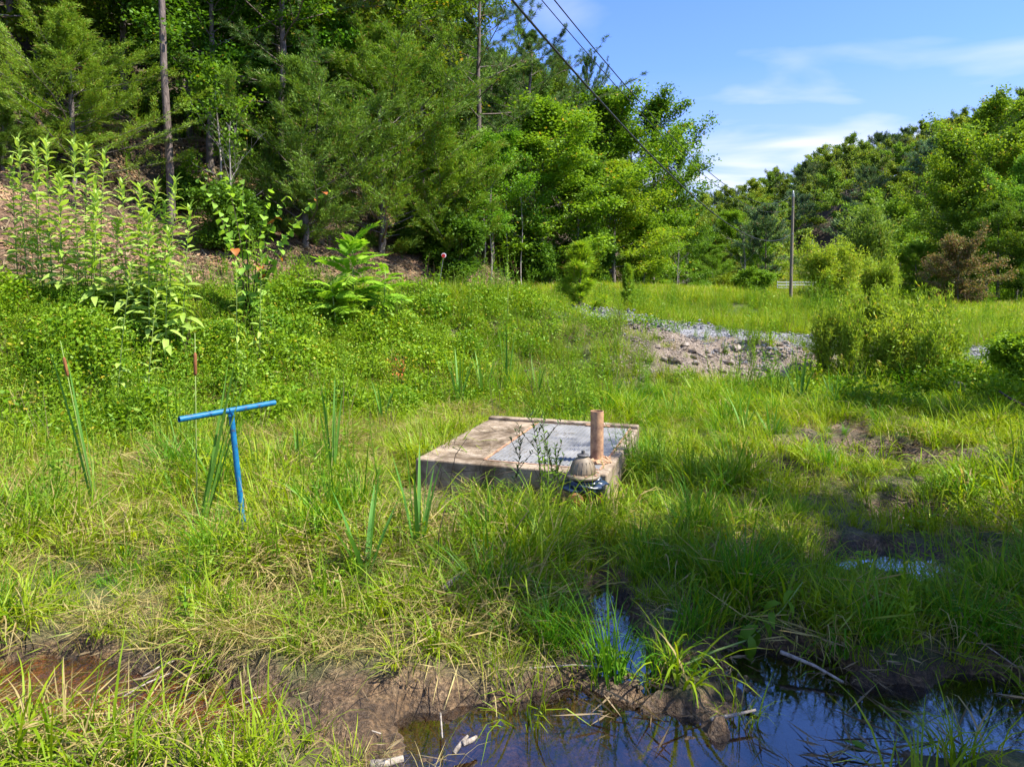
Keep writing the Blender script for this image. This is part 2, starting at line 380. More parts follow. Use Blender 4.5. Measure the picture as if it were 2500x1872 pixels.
# water: one still sheet a little below the tussocks
def water_mat():
    m, t = newmat('water'); p = geo_pos(t)
    s = t.nodes.new('ShaderNodeSeparateXYZ'); t.links.new(p, s.inputs[0])
    left = math_node(t, 'MULTIPLY', math_node(t, 'SUBTRACT', -0.6, s.outputs[0]), 1.2, True)   # the left rivulet runs fast and carries silt
    n = noise_n(t, p, 15, 4, .6, 1.2); n2_ = noise_n(t, p, 5, 2)
    st = math_node(t, 'ADD', math_node(t, 'MULTIPLY', left, .55), .02)
    b = t.nodes.new('ShaderNodeBump'); b.inputs['Distance'].default_value = .03
    t.links.new(st, b.inputs['Strength']); t.links.new(n, b.inputs['Height'])
    g = t.nodes.new('ShaderNodeBsdfGlossy'); g.inputs['Roughness'].default_value = .03; t.links.new(b.outputs[0], g.inputs['Normal'])
    tr = t.nodes.new('ShaderNodeBsdfTransparent'); t.links.new(mixc(t, left, (.55, .48, .40), (1.0, .66, .30)), tr.inputs[0])
    fr = t.nodes.new('ShaderNodeFresnel'); fr.inputs[0].default_value = 1.45; t.links.new(b.outputs[0], fr.inputs['Normal'])
    f = math_node(t, 'MULTIPLY', fr.outputs[0], 3.6, True)
    mx = t.nodes.new('ShaderNodeMixShader'); t.links.new(f, mx.inputs[0]); t.links.new(tr.outputs[0], mx.inputs[1]); t.links.new(g.outputs[0], mx.inputs[2])
    out(t, mx.outputs[0]); return m
M['water'] = water_mat()
wx = np.linspace(-7, 12, 90); wy = np.linspace(1.2, 10.4, 60); WX, WY = np.meshgrid(wx, wy, indexing='ij')
wi = np.arange(WX.size).reshape(WX.shape); wd_ = wet(WX, WY)
WQ = np.stack([wi[:-1, :-1], wi[1:, :-1], wi[1:, 1:], wi[:-1, 1:]], -1).reshape(-1, 4)
keep = wd_.ravel()[WQ].max(1) > -1.6
tag(obj('water', mesh_np('water', np.stack([WX, WY, 0*WX-.004], -1), WQ[keep], mat=M['water'], smooth=True)), 'still puddles and a rusty rivulet among the tussocks', None, kind='structure')

# gravel track along the bank top
s_ = np.linspace(0, 1, 160); kk = np.linspace(0, 1, len(tp))
tx = np.interp(s_, kk, tp[:, 0]); ty = np.interp(s_, kk, tp[:, 1])
for _i in range(6): tx[1:-1] = (tx[:-2]+tx[1:-1]*2+tx[2:])/4; ty[1:-1] = (ty[:-2]+ty[1:-1]*2+ty[2:])/4
hw = np.interp(s_, [0, .15, .4, .6, 1], [.6, 1.4, 1.8, 1.9, 1.8])
cols_ = np.linspace(-1, 1, 15)
X_ = tx[:, None] + 0*cols_; Y_ = ty[:, None] + hw[:, None]*cols_*1.0
edge = fbm(X_, Y_, 2.2, 3, 31)*.7*np.abs(cols_)
Y_ = Y_ + edge
Zt = H(X_, Y_) + .02 - np.abs(cols_)**6*.035
ti = np.arange(X_.size).reshape(X_.shape)
TQ = np.stack([ti[:-1, :-1], ti[1:, :-1], ti[1:, 1:], ti[:-1, 1:]], -1).reshape(-1, 4)
tag(obj('gravel_track', mesh_np('gravel_track', np.stack([X_, Y_, Zt], -1), TQ, mat=M['gravel'], smooth=True)), 'pale grey gravel track running along the bank', None, kind='structure')

# ------------------------------------------------------------------ leaf and blade generators (numpy)
def leaves(P, A, L, W, rng, up=.6, fold=.12):
    """one quad per leaf: P base (n,3), A axis (n,3); flat side mostly up"""
    n = len(P); A = A/np.linalg.norm(A, axis=1, keepdims=True)
    U = rng.normal(0, 1, (n, 3))*(1-up) + np.array([0, 0, 1.0])*up
    S = np.cross(A, U); S /= np.linalg.norm(S, axis=1, keepdims=True)+1e-9
    Nn = np.cross(S, A); L = np.asarray(L).reshape(-1, 1)*np.ones((n, 1)); W = np.asarray(W).reshape(-1, 1)*np.ones((n, 1))
    V = np.stack([P, P+A*L*.45+S*W*.5-Nn*W*fold, P+A*L-Nn*W*fold*2, P+A*L*.45-S*W*.5-Nn*W*fold], 1)
    return V.reshape(-1, 3), np.arange(n*4).reshape(n, 4), np.repeat(rng.rand(n), 4)
def join(parts):
    V, Qs, A = [], [], []; o = 0
    for v, q, a in parts:
        V.append(v); Qs.append(q+o); A.append(a); o += len(v)
    return np.concatenate(V), np.concatenate(Qs), np.concatenate(A)
def blades(n, rad, hmin, hmax, wid, bend, rng, seg=4, lean=.25, tipw=.15):
    """grass blades: curved tapering strips"""
    r = rad*np.sqrt(rng.rand(n)); q = rng.rand(n)*6.283
    B = np.stack([r*np.cos(q), r*np.sin(q), -.03+0*r], 1)
    hq = rng.rand(n)*6.283; mixo = rng.rand(n) < .6; hq = np.where(mixo, q, hq)
    D = np.stack([np.cos(hq), np.sin(hq)], 1); L = hmin+(hmax-hmin)*rng.rand(n)**1.4
    k = bend*(.3+rng.rand(n)); l0 = lean*rng.rand(n)
    Vs = []; S = np.stack([-D[:, 1], D[:, 0], 0*q], 1); tw = rng.uniform(-.6, .6, (n, 1)); S = S*np.cos(tw)+np.concatenate([D, 0*tw], 1)*np.sin(tw)
    x = np.zeros(n); z = np.zeros(n)
    for i in range(seg+1):
        t = i/seg
        if i:
            ang = l0 + k*(t-.5/seg)**1.3*1.6
            x = x + np.sin(ang)*L/seg; z = z + np.cos(ang)*L/seg
        w_ = wid*(1-(1-tipw)*t**2.2)*(.6+.4*min(1, t*3))*(.7+.6*((q*7.7) % 1))
        c = B + np.concatenate([D*x[:, None], z[:, None]], 1)
        Vs += [c-S*(w_/2)[:, None], c+S*(w_/2)[:, None]]
    V = np.stack(Vs, 1).reshape(-1, 3); m = 2*(seg+1)
    b = (np.arange(n)*m)[:, None]
    Qs = np.concatenate([b+np.array([[2*i, 2*i+1, 2*i+3, 2*i+2]]) for i in range(seg)], 0)
    return V, Qs, np.repeat(rng.rand(n), m)
def forb(nst, rad, h, ll, lw, nl, rng, stemw=.006, lean=.25, top=.4):
    """leafy stems"""
    P, A, L = [], [], []; parts = []
    for i in range(nst):
        b = np.array([rng.uniform(-rad, rad), rng.uniform(-rad, rad), -.02]); ln = rng.uniform(-lean, lean, 2); hh = h*rng.uniform(.6, 1.1)
        tip = b+np.array([ln[0]*hh, ln[1]*hh, hh])
        for j in range(nl):
            t = .15+.85*j/nl; q = j*2.4+rng.rand(); p = b+(tip-b)*t
            P.append(p); A.append([math.cos(q), math.sin(q), .35+rng.uniform(-.3, .5)]); L.append(ll*(1-(1-top)*t)*rng.uniform(.7, 1.2))
        s1 = np.array([stemw, 0, 0]); parts.append((np.array([b-s1, b+s1, tip+s1*.3, tip-s1*.3]), np.array([[0, 1, 2, 3]]), np.full(4, .3)))
        s2 = np.array([0, stemw, 0]); parts.append((np.array([b-s2, b+s2, tip+s2*.3, tip-s2*.3]), np.array([[0, 1, 2, 3]]), np.full(4, .3)))
    L = np.array(L); parts.append(leaves(np.array(P), np.array(A), L, L*lw/ll, rng, .7, .15))
    return join(parts)
def mat_cover(n, rad, zh, ll, lw, rng, up=.6, el=.3):
    """low leaves strewn through a flat mound"""
    r = rad*np.sqrt(rng.rand(n)); q = rng.rand(n)*6.283
    P = np.stack([r*np.cos(q), r*np.sin(q), zh*rng.rand(n)**.6*(1-(r/rad)**2*.6)-.02], 1)
    a = rng.rand(n)*6.283; A = np.stack([np.cos(a), np.sin(a), rng.normal(0, el, n)], 1)
    return leaves(P, A, ll*rng.uniform(.6, 1.2, n), lw*rng.uniform(.7, 1.2, n), rng, up, .12)
def sticks(n, rad, lmin, lmax, wid, rng, el=.15, zh=.05):
    r = rad*np.sqrt(rng.rand(n)); q = rng.rand(n)*6.283
    P = np.stack([r*np.cos(q), r*np.sin(q), zh*rng.rand(n)], 1)
    a = rng.rand(n)*6.283; A = np.stack([np.cos(a), np.sin(a), rng.normal(0, el, n)], 1)
    V, Qs, at_ = leaves(P, A, rng.uniform(lmin, lmax, n), wid, rng, .3, .05); return V, Qs, at_

def proto(name, parts, mat):
    V, Qs, a = parts if isinstance(parts, tuple) else join(parts)
    me = mesh_np(name, V, Qs, mat=mat, attrs={'lv': a}); return bpy.data.objects.new(name+'_source', me)

# ------------------------------------------------------------------ scattering (stuff only)
def scatter_group():
    g = bpy.data.node_groups.new('scatter', 'GeometryNodeTree')
    g.interface.new_socket('Geometry', in_out='INPUT', socket_type='NodeSocketGeometry')
    s = g.interface.new_socket('Source', in_out='INPUT', socket_type='NodeSocketObject')
    g.interface.new_socket('Geometry', in_out='OUTPUT', socket_type='NodeSocketGeometry')
    gi = g.nodes.new('NodeGroupInput'); go = g.nodes.new('NodeGroupOutput')
    oi = g.nodes.new('GeometryNodeObjectInfo'); g.links.new(gi.outputs[1], oi.inputs['Object'])
    try: oi.inputs['As Instance'].default_value = True
    except Exception: pass
    ip = g.nodes.new('GeometryNodeInstanceOnPoints')
    mp_ = g.nodes.new('GeometryNodeMeshToPoints'); g.links.new(gi.outputs[0], mp_.inputs[0]); g.links.new(mp_.outputs[0], ip.inputs['Points'])
    def na(n, ty):
        a = g.nodes.new('GeometryNodeInputNamedAttribute'); a.data_type = ty; a.inputs['Name'].default_value = n; return a.outputs['Attribute']
    er = g.nodes.new('FunctionNodeEulerToRotation'); g.links.new(na('rot', 'FLOAT_VECTOR'), er.inputs[0])
    g.links.new(oi.outputs['Geometry'], ip.inputs['Instance']); g.links.new(er.outputs[0], ip.inputs['Rotation']); g.links.new(na('scl', 'FLOAT_VECTOR'), ip.inputs['Scale'])
    g.links.new(ip.outputs[0], go.inputs[0]); return g, s.identifier
SG, SID = scatter_group()
def scatter(name, src, P, rot, scl, label):
    if len(P) == 0: return
    me = bpy.data.meshes.new(name); me.vertices.add(len(P)); me.vertices.foreach_set('co', np.asarray(P, np.float32).ravel())
    a = me.attributes.new('rot', 'FLOAT_VECTOR', 'POINT'); a.data.foreach_set('vector', np.asarray(rot, np.float32).ravel())
    a = me.attributes.new('scl', 'FLOAT_VECTOR', 'POINT'); a.data.foreach_set('vector', np.asarray(scl, np.float32).ravel())
    o = bpy.data.objects.new(name, me); C.objects.link(o)
    md = o.modifiers.new('scatter', 'NODES'); md.node_group = SG; md[SID] = src
    tag(o, label, None, kind='stuff'); return o
def sow(name, srcs, n, box, dens, rng, label, smin=.7, smax=1.3, tilt=.12, dz=0, flat=False, zs=None, near_bias=None, names=None):
    """n tries in box; dens(x,y,zones,t,d,wt)->probability"""
    x0, x1, y0, y1 = box
    if near_bias: y = y0+(y1-y0)*rng.rand(n)**near_bias
    else: y = rng.uniform(y0, y1, n)
    x = rng.uniform(x0, x1, n)
    m = (np.abs(x) < .80*y+1.2)                       # the wedge the photo could see, and a little more
    x, y = x[m], y[m]
    zn, t, d, wt = zones(x, y)
    p = dens(x, y, zn, t, d, wt); m = rng.rand(len(x)) < p
    m &= ~vault_mask(x, y)
    x, y = x[m], y[m]; z = H(x, y)+dz
    k = len(x); r = np.stack([rng.normal(0, tilt, k), rng.normal(0, tilt, k), rng.uniform(0, 6.283, k)], 1)
    if flat:                                          # follow the slope
        e = .15; gxx = (H(x+e, y, False)-H(x-e, y, False))/(2*e); gyy = (H(x, y+e, False)-H(x, y-e, False))/(2*e)
        for i in range(k):
            nrm = Vector((-gxx[i], -gyy[i], 1)).normalized()
            q = nrm.to_track_quat('Z', 'Y') @ Euler((0, 0, r[i, 2])).to_quaternion(); ee = q.to_euler(); r[i] = ee.x, ee.y, ee.z
    s = rng.uniform(smin, smax, k)*np.clip(1+1.1*fbm(x, y, 1.3, 2, 77), .6, 1.45); s3 = np.stack([s, s, s*(rng.uniform(.75, 1.25, k) if zs is None else zs(x, y, rng))], 1)
    P = np.stack([x, y, z], 1); c = rng.randint(0, len(srcs), k)
    for i, sp in enumerate(srcs):
        scatter(name if not names else names[i], sp, P[c == i], r[c == i], s3[c == i], label)
    return k
VC, VU, VW = np.array([.28, 7.1]), np.array([.951, -.309]), np.array([.309, .951]); VHU, VHW = .91, 1.06
def vault_uv(x, y): return (x-VC[0])*VU[0]+(y-VC[1])*VU[1], (x-VC[0])*VW[0]+(y-VC[1])*VW[1]
def vault_mask(x, y):
    u, v = vault_uv(x, y); m = (np.abs(u) < VHU+.05) & (np.abs(v) < VHW+.05)
    return m | ((x-.58)**2+(y-5.6)**2 < .17**2)
rg = RS(11)
def clear_view(x, y):                                 # tall growth keeps off the front of the vault and the hydrant
    u, v = vault_uv(x, y)
    return 1-.88*((v < -VHW+.0) & (v > -VHW-.8) & (u > -1.1) & (u < -.25))-.35*((v < -VHW) & (v > -VHW-.5) & (np.abs(u-.4) < .35))
src_grass = [proto('marsh_grass', blades(46, .10, .14, .36, .0075, 1.0, rg), M['grass']),
             proto('marsh_grass', blades(34, .12, .18, .46, .009, 1.3, rg), M['grass']),
             proto('marsh_grass', blades(60, .16, .08, .24, .006, .8, rg), M['grass'])]
src_rush = [proto('rush_tuft', blades(70, .09, .25, .60, .008, .9, rg, lean=.35), M['rush']),
            proto('rush_tuft', blades(50, .12, .20, .50, .010, 1.5, rg, seg=5, lean=.4), M['rush'])]
src_straw = [proto('dry_grass', [blades(70, .20, .08, .30, .005, 2.2, rg, lean=1.2), sticks(60, .24, .10, .32, .006, rg, .25, .09)], M['straw']),
             proto('dry_grass', [blades(30, .15, .15, .45, .004, 1.2, rg, lean=.6), sticks(30, .2, .1, .3, .005, rg, .3, .1)], M['straw'])]
src_deb = [proto('reed_debris', sticks(46, .30, .08, .40, .008, rg, .10, .03), M['deadstraw']),
           proto('reed_debris', sticks(40, .22, .03, .18, .009, rg, .12, .03), M['deadstraw'])]
src_meadow = [proto('meadow_grass', blades(110, .32, .12, .42, .009, 1.1, rg, seg=3), M['grass']),
              proto('meadow_grass', blades(90, .30, .10, .55, .008, .9, rg, seg=3), M['grass'])]
src_vine = [proto('vine_cover', mat_cover(420, .36, .20, .040, .024, rg, .35, .5), M['vine']),
            proto('vine_cover', mat_cover(420, .28, .38, .046, .026, rg, .35, .6), M['vine'])]
src_forb = [proto('wild_herbs', forb(7, .14, .42, .085, .022, 13, rg), M['vine']),
            proto('wild_herbs', forb(5, .12, .30, .075, .030, 9, rg), M['broad']),
            proto('wild_herbs', forb(9, .20, .60, .080, .016, 18, rg), M['willow']), proto('wild_herbs', forb(6, .16, .85, .11, .026, 22, rg), M['broad'])]
src_tall = [proto('tall_grass', blades(60, .22, .35, .95, .011, 1.0, rg, seg=6, lean=.3), M['grass']), proto('tall_grass', blades(40, .25, .40, 1.05, .008, .8, rg, seg=6, lean=.25), M['straw'])]
src_big = [proto('broad_grass', blades(38, .09, .16, .48, .014, 1.7, rg, seg=6, lean=.5), M['grass']), proto('broad_grass', blades(44, .10, .14, .40, .012, 1.3, rg, seg=6, lean=.6), M['grass'])]
src_dead = [proto('dead_stems', forb(5, .18, .80, .035, .006, 9, rg, stemw=.004, lean=.35), M['deadstraw'])]
src_litter = [proto('leaf_litter', mat_cover(90, .5, .03, .09, .05, rg, .8, .15), M['litter']), proto('leaf_litter', [mat_cover(70, .5, .05, .08, .04, rg, .5, .35), sticks(14, .5, .15, .7, .02, rg, .12, .06)], M['deadstraw'])]
src_far = [proto('field_grass', blades(150, .8, .15, .50, .022, 1.0, rg, seg=2), M['grass'])]

def fg(x, y):                                        # thin growth along the near edge and over the open water
    a = np.where(x > -.35, np.clip((y-2.9)/.35, .04, 1), np.where(x < -.9, np.clip((y-2.6)/.5, .6, 1), np.clip((y-2.6)/.5, .35, 1)))
    b = 1-.97*np.exp(-((((x-.5)/.62)**2+((y-3.05)/.20)**2)**2)) ; c = 1-.55*np.exp(-((((x-2.1)/.42)**2+((y-3.2)/.26)**2)**2))
    d = 1-.95*np.exp(-((((x+2.05)/.95)**2+((y-3.25)/.36)**2)**2)); e = 1-.72*np.exp(-((((x+.55)/.75)**2+((y-3.05)/.33)**2)**2))
    f = 1-.8*np.exp(-((((x-.53)/.11)**2+((y-3.75)/.38)**2)**2)); g = (1-.75*np.exp(-((((x-4.3)/1.2)**2+((y-7.6)/.6)**2)**2)))*(1-.7*np.exp(-((((x+1.98)/.22)**2+((y-5.1)/.3)**2)**2)))*(1-.6*np.exp(-((((x-2.4)/.5)**2+((y-4.55)/.35)**2)**2))) 
    return a*b*c*d*e*f*g
def d_mud(zn): return np.clip(1-1.1*zn['mud'], .13, 1)
L_ = lambda a: 1-sm(a)
leftness = lambda x, y: sm((-x/np.maximum(y, 1)*2.2+.45))        # 1 on the straw-coloured left side
def dg(x, y, zn, t, d, wt): return fg(x, y)*(d_mud(zn)*.93+.04)*(t < .25)*clear_view(x, y)*(.84-.36*leftness(x, y))*np.clip(1.0+2.4*fbm(x, y, 1.7, 2, 81), .12, 1)*(wt < .15)
sow('marsh_grass', src_grass, 19000, (-8, 11, 2.3, 13.5), dg, rg, 'bright green grass tufts growing in the marsh', .7, 1.25)
sow('broad_grass', src_big, 1500, (-6, 9, 2.5, 11), lambda x, y, zn, t, d, wt: fg(x, y)*np.clip(1-1.1*zn['mud'], .05, 1)*(t < .1)*clear_view(x, y)*(wt < .2), rg, 'wide bladed grass tufts arching over the marsh', .6, 1.15)
sow('rush_tuft', src_rush, 2600, (-6, 11, 2.6, 13), lambda x, y, zn, t, d, wt: fg(x, y)*d_mud(zn)*(t < .1)*clear_view(x, y)*np.clip(.15+1.6*fbm(x, y, .7, 2, 40)+.35*(x > 0), 0, 1)*(wt < 0), rg, 'dark green tufts of rush', .5, 1.0)
sow('dry_grass', src_straw, 11000, (-8, 10, 2.4, 13.5), lambda x, y, zn, t, d, wt: np.clip(fg(x, y)*1.3, 0, 1)*d_mud(zn)*(t < .35)*(.15+1.0*leftness(x, y))*clear_view(x, y)*np.clip(.75+1.2*fbm(x, y, .9, 2, 41), 0, 1)*(wt < -.2), rg, 'dry straw coloured grass matted between the green', .7, 1.2)
sow('reed_debris', src_deb, 1500, (-5, 7, 2.4, 9), lambda x, y, zn, t, d, wt: np.clip(fg(x, y)*2, .6, 1)*np.clip(zn['mud']*.9+.10, 0, 1)*(wt < .1)*(t < 0), rg, 'broken dead reeds lying on the mud', .5, 1.1, .05, .01)
slope = lambda t: sm((t+.15)/.25)
def track_mask(x, y): return (np.abs(y-np.interp(x, tx, ty)) < np.interp(x, tx, hw)*.95+fbm(x, y, 2.5, 2, 33)*.7) & (x > -.4)
def dm(x, y, zn, t, d, wt):
    return slope(t)*(1-zn['dirt']*.95)*(1-zn['rock']*.9)*np.where(track_mask(x, y), .02, 1)*(1-.85*((x > .5) & (x < 9) & (y < np.interp(x, tx, ty)) & (y > np.interp(x, tx, ty)-2.4)))*np.clip(.9+fbm(x, y, .8, 2, 50), .15, 1)*(1-.8*((x > 8.6) & (x < 14) & (y > 12.2) & (y < 16.5)))*np.where((x < -1.6) & (t < .95), .6, 1)*(d < -1.2)*np.where((t > 1.05) & (x < 3), .6, 1)
sow('meadow_grass', src_meadow, 12000, (-13, 17, 7.5, 26), dm, rg, 'knee high meadow grass on the bank', .50, 1.0)
sow('tall_grass', src_tall, 2600, (-10, 12, 8, 19), lambda x, y, zn, t, d, wt: slope(t)*(1-zn['rock'])*(1-zn['dirt'])*(~track_mask(x, y))*np.clip(.15+1.8*fbm(x, y, .8, 2, 90), 0, 1)*(d < -1.5)*np.where(t > .9, .15, 1)*(1-.8*((x > .5) & (x < 7) & (y > 12.4))), rg, 'tall seeding grass on the slope', .45, .85)
sow('far_meadow_grass', src_far, 3500, (20, 52, 60, 112), lambda x, y, zn, t, d, wt: .9*((1250+1667*x/y > 1840) & (1250+1667*x/y < 2100)), rg, 'grass of the clearing round the white fence', .6, 1.1)
sow('field_grass', src_far, 9000, (-8, 50, 24, 62), lambda x, y, zn, t, d, wt: (1-zn['dirt']*.9)*(d < .8), rg, 'bright grass of the field behind the bank', .40, .75)
def dv(x, y, zn, t, d, wt):
    a = slope(t+.1)*(t < 1.15)*sm((-.9-x+fbm(x, y, .7, 2, 61)*1.5)/1.0)
    b = .85*np.exp(-(((x-8.2)/2.6)**2+((y-11.6)/1.4)**2)**2)
    c = .35*slope(t)*(t < 1.1)*(x > -1)*(x < 3.4)*np.clip(.4+1.5*fbm(x, y, .9, 2, 62), 0, 1)
    return np.clip(a+b+c, 0, 1)*(1-zn['rock'])*(d < 0)
sow('vine_cover', src_vine, 11000, (-11, 12, 7, 16), dv, rg, 'small leaved vines smothering the slope', .6, 1.35, flat=True)
def df(x, y, zn, t, d, wt):
    return np.clip(.20+.9*fbm(x, y, .8, 2, 70)+.35*slope(t), 0, 1)*(1-zn['rock']*.8)*(1-zn['dirt']*.8)*d_mud(zn)*(wt < -.1)*clear_view(x, y)*np.where(track_mask(x, y), .06, 1)*(d < -.8)*np.where((t > .95) & (x < 3), .4, 1)
sow('wild_herbs', src_forb, 9500, (-12, 15, 3, 24), df, rg, 'leafy wild herbs among the grass', .5, 1.15)
sow('bank_undergrowth', src_forb[:2], 3500, (-22, 8, 12, 46), lambda x, y, zn, t, d, wt: ((d > 4.0)*.8+(d > .2)*.16)*(d < 12), rg, 'low green undergrowth at the foot of the wood', 1.0, 2.6)
sow('leaf_litter', src_litter, 9000, (-20, 6, 12, 44), lambda x, y, zn, t, d, wt: 1.0*(d > .2)*(d < 10), rg, 'fallen brown leaves covering the cut bank', .7, 1.5, flat=True)
sow('valley_scrub', src_forb[:2], 2500, (4, 60, 42, 80), lambda x, y, zn, t, d, wt: (.8*(d > -2)+.5*sm((y-60)/8)+.7*sm((x-.5*y-4)/4)*(y > 38))*(1-((1250+1667*x/y > 1875) & (1250+1667*x/y < 2080))), rg, 'low scrub along the edge of the far trees', 2.0, 4.5)
sow('dead_stems', src_dead, 1300, (-9, 8, 6.5, 16), lambda x, y, zn, t, d, wt: np.clip(.25+1.2*fbm(x, y, .8, 2, 95), 0, 1)*(t > -.4)*(wt < -.3)*(1-zn['rock']), rg, 'thin dead brown stems standing in the green', .5, 1.1)
def stone_proto(name, mat, seed, n=1, spread=0):
    r_ = RS(seed); me = bpy.data.meshes.new(name); V, F = [], []
    base = [(-1,-1,-1),(1,-1,-1),(1,1,-1),(-1,1,-1),(-1,-1,1),(1,-1,1),(1,1,1),(-1,1,1),(0,0,1.35),(1.3,0,0),(-1.3,0,0),(0,1.3,0),(0,-1.3,0)]
    fc = [(4,5,8),(5,6,8),(6,7,8),(7,4,8),(1,2,9),(2,6,9),(6,5,9),(5,1,9),(0,4,10),(4,7,10),(7,3,10),(3,0,10),(2,3,11),(3,7,11),(7,6,11),(6,2,11),(0,1,12),(1,5,12),(5,4,12),(4,0,12),(0,3,2,1)]
    for k in range(n):
        c = np.append(r_.uniform(-spread, spread, 2), 0); s = .05*r_.uniform(.5, 1.2, 3)*np.array([1, .8, .55])*(1 if n == 1 else .45)
        a = r_.rand()*6.28; o = len(V)
        for b in base:
            p = np.array(b)*s*r_.uniform(.75, 1.15, 3); V.append((c[0]+p[0]*math.cos(a)-p[1]*math.sin(a), c[1]+p[0]*math.sin(a)+p[1]*math.cos(a), c[2]+p[2]))
        F += [tuple(i+o for i in f) for f in fc]
    me.from_pydata(V, [], F); me.materials.append(mat); me.update(); return me
src_rub = [bpy.data.objects.new('rubble_source', stone_proto('rubble', M['rock'], i, 7, .16)) for i in range(3)]
src_grv = [bpy.data.objects.new('gravel_source', stone_proto('gravel', M['stone'], 10+i, 10, .16)) for i in range(2)]
sow('rubble', src_rub, 9000, (1.6, 8, 11.5, 15.6), lambda x, y, zn, t, d, wt: zn['rock']*.95, rg, 'broken tan rock spilling down the bank', .5, 1.3, .3, -.01, flat=True)
sow('gravel', src_grv, 7000, (-1.5, 17, 12.5, 20), lambda x, y, zn, t, d, wt: track_mask(x, y)*1.0+.04*(t > .1)*(t < 1.2), rg, 'loose grey stones on the track', .5, 1.1, .2, .01)
def tuft_far(x, y, zn, t, d, wt): return track_mask(x, y)*.10+zn['rock']*np.clip(.25+1.5*fbm(x, y, 1.2, 2, 83), 0, .8)
sow('track_weeds', [src_grass[2], src_forb[0]], 3000, (0, 15, 11.5, 18.5), tuft_far, rg, 'small weeds pushing through the stones', .6, 1.1)
# clods of churned mud in the foreground
src_clod = [bpy.data.objects.new('mud_clod_source', stone_proto('mud_clod', M['ground'], 30+i, 9, .12)) for i in range(2)]
sow('mud_clods', src_clod, 3500, (-4, 5, 2.4, 9.5), lambda x, y, zn, t, d, wt: zn['mud']*(wt < -.45)*(wt > -2.5)*(y > 2.95), rg, 'crumbling clods of dark mud', .15, .55, .4, -.004)
# ------------------------------------------------------------------ trees
def tube_np(polys, n=5):
    V, Qs = [], []; o = 0; q = np.arange(n)*2*math.pi/n
    for pts, rad in polys:
        pts = np.asarray(pts, float); k = len(pts); t = np.gradient(pts, axis=0); t /= np.linalg.norm(t, axis=1, keepdims=True)+1e-9
        up = np.where(np.abs(t[:, 2:3]) > .9, [[1., 0, 0]], [[0, 0, 1.]]); a = np.cross(t, up); a /= np.linalg.norm(a, axis=1, keepdims=True)+1e-9; b = np.cross(t, a)
        ring = pts[:, None]+(a[:, None]*np.cos(q)[None, :, None]+b[:, None]*np.sin(q)[None, :, None])*np.asarray(rad)[:, None, None]
        V.append(ring.reshape(-1, 3)); i = np.arange(k-1)[:, None]*n; j = np.arange(n)[None]
        Qs.append(np.stack([i+j, i+(j+1) % n, i+n+(j+1) % n, i+n+j], -1).reshape(-1, 4)+o); o += k*n
    return np.concatenate(V), np.concatenate(Qs)
def unit(v): return v/np.linalg.norm(v)
def skeleton(rng, h, rad, cb, nl, el0, el1, nsub, ntw, prof, tr=.02, bendup=.3, wob=.03, stems=1, sub=.42, asym=.25, trunk_lean=(0, 0), low_dead=0):
    polys, tips, dirs = [], [], []; k = 9
    for sidx in range(stems):
        base = np.array([0, 0, -.3*min(1, h/6)]) + (np.array([rng.normal(0, .04), rng.normal(0, .04), 0])*h if stems > 1 else 0)
        sp = rng.uniform(0, 6.28); so = (.42 if stems > 1 else 0)*rng.uniform(.3, 1)
        tz = np.linspace(0, 1, k); wb = np.cumsum(rng.normal(0, wob*h/k, (k, 2)), 0); wb[0] = 0
        lean = np.array(trunk_lean)[None]*tz[:, None]*h + np.array([math.cos(sp), math.sin(sp)])*so*rad*(tz**1.2)[:, None]*1.3
        T = np.concatenate([wb+lean, (tz*h*(1 if stems == 1 else rng.uniform(.75, 1)))[:, None]], 1)+base
        polys.append((T, tr*h*(1-.88*tz)**.85/(stems**.4)+.004))
        for i in range(nl):
            t = cb+(1-cb)*((i+rng.rand())/nl)**.9; t = min(t, .985); u = (t-cb)/(1-cb)
            p = np.array([np.interp(t, tz, T[:, c]) for c in range(3)])
            az = i*2.399+rng.normal(0, .35); ln = rad*prof(u)*rng.uniform(1-asym*1.4, 1+asym)*(1 if stems == 1 else .55); el = el0+(el1-el0)*u+rng.normal(0, .12)
            d = np.array([math.cos(az)*math.cos(el), math.sin(az)*math.cos(el), math.sin(el)])
            m = 6; pts = [p]; dd = d.copy()
            for j in range(m):
                dd = unit(dd+np.array([rng.normal(0, .10), rng.normal(0, .10), bendup*.16+rng.normal(0, .06)])); pts.append(pts[-1]+dd*ln/m)
            pts = np.array(pts); polys.append((pts, np.linspace(max(.006, tr*h*.28*(1-u*.7)), .004, m+1)))
            for s in range(nsub):
                a = .22+.78*(s+rng.rand())/nsub; ii = min(int(a*m), m-1); q0 = pts[ii]+(pts[ii+1]-pts[ii])*(a*m-ii)
                side = rng.choice([-1, 1])*rng.uniform(.35, 1.2); dl = unit(pts[ii+1]-pts[ii])
                ds = unit(np.array([dl[0]*math.cos(side)-dl[1]*math.sin(side), dl[0]*math.sin(side)+dl[1]*math.cos(side), dl[2]+rng.normal(.08, .25)]))
                L = ln*sub*(1.1-.6*a)*rng.uniform(.6, 1.2); q1 = q0+ds*L*.5; q2 = q1+unit(ds+np.array([0, 0, bendup*.3]))*L*.5
                polys.append((np.array([q0, q1, q2]), np.array([.010, .007, .003])*max(.5, h/12)))
                for w_ in range(ntw):
                    b = (w_+rng.rand())/ntw; pp = (q0+(q1-q0)*2*b) if b < .5 else (q1+(q2-q1)*(2*b-1))
                    tips.append(pp); dirs.append(unit(ds+rng.normal(0, .35, 3)))
                tips.append(q2); dirs.append(ds)
    return polys, np.array(tips), np.array(dirs)
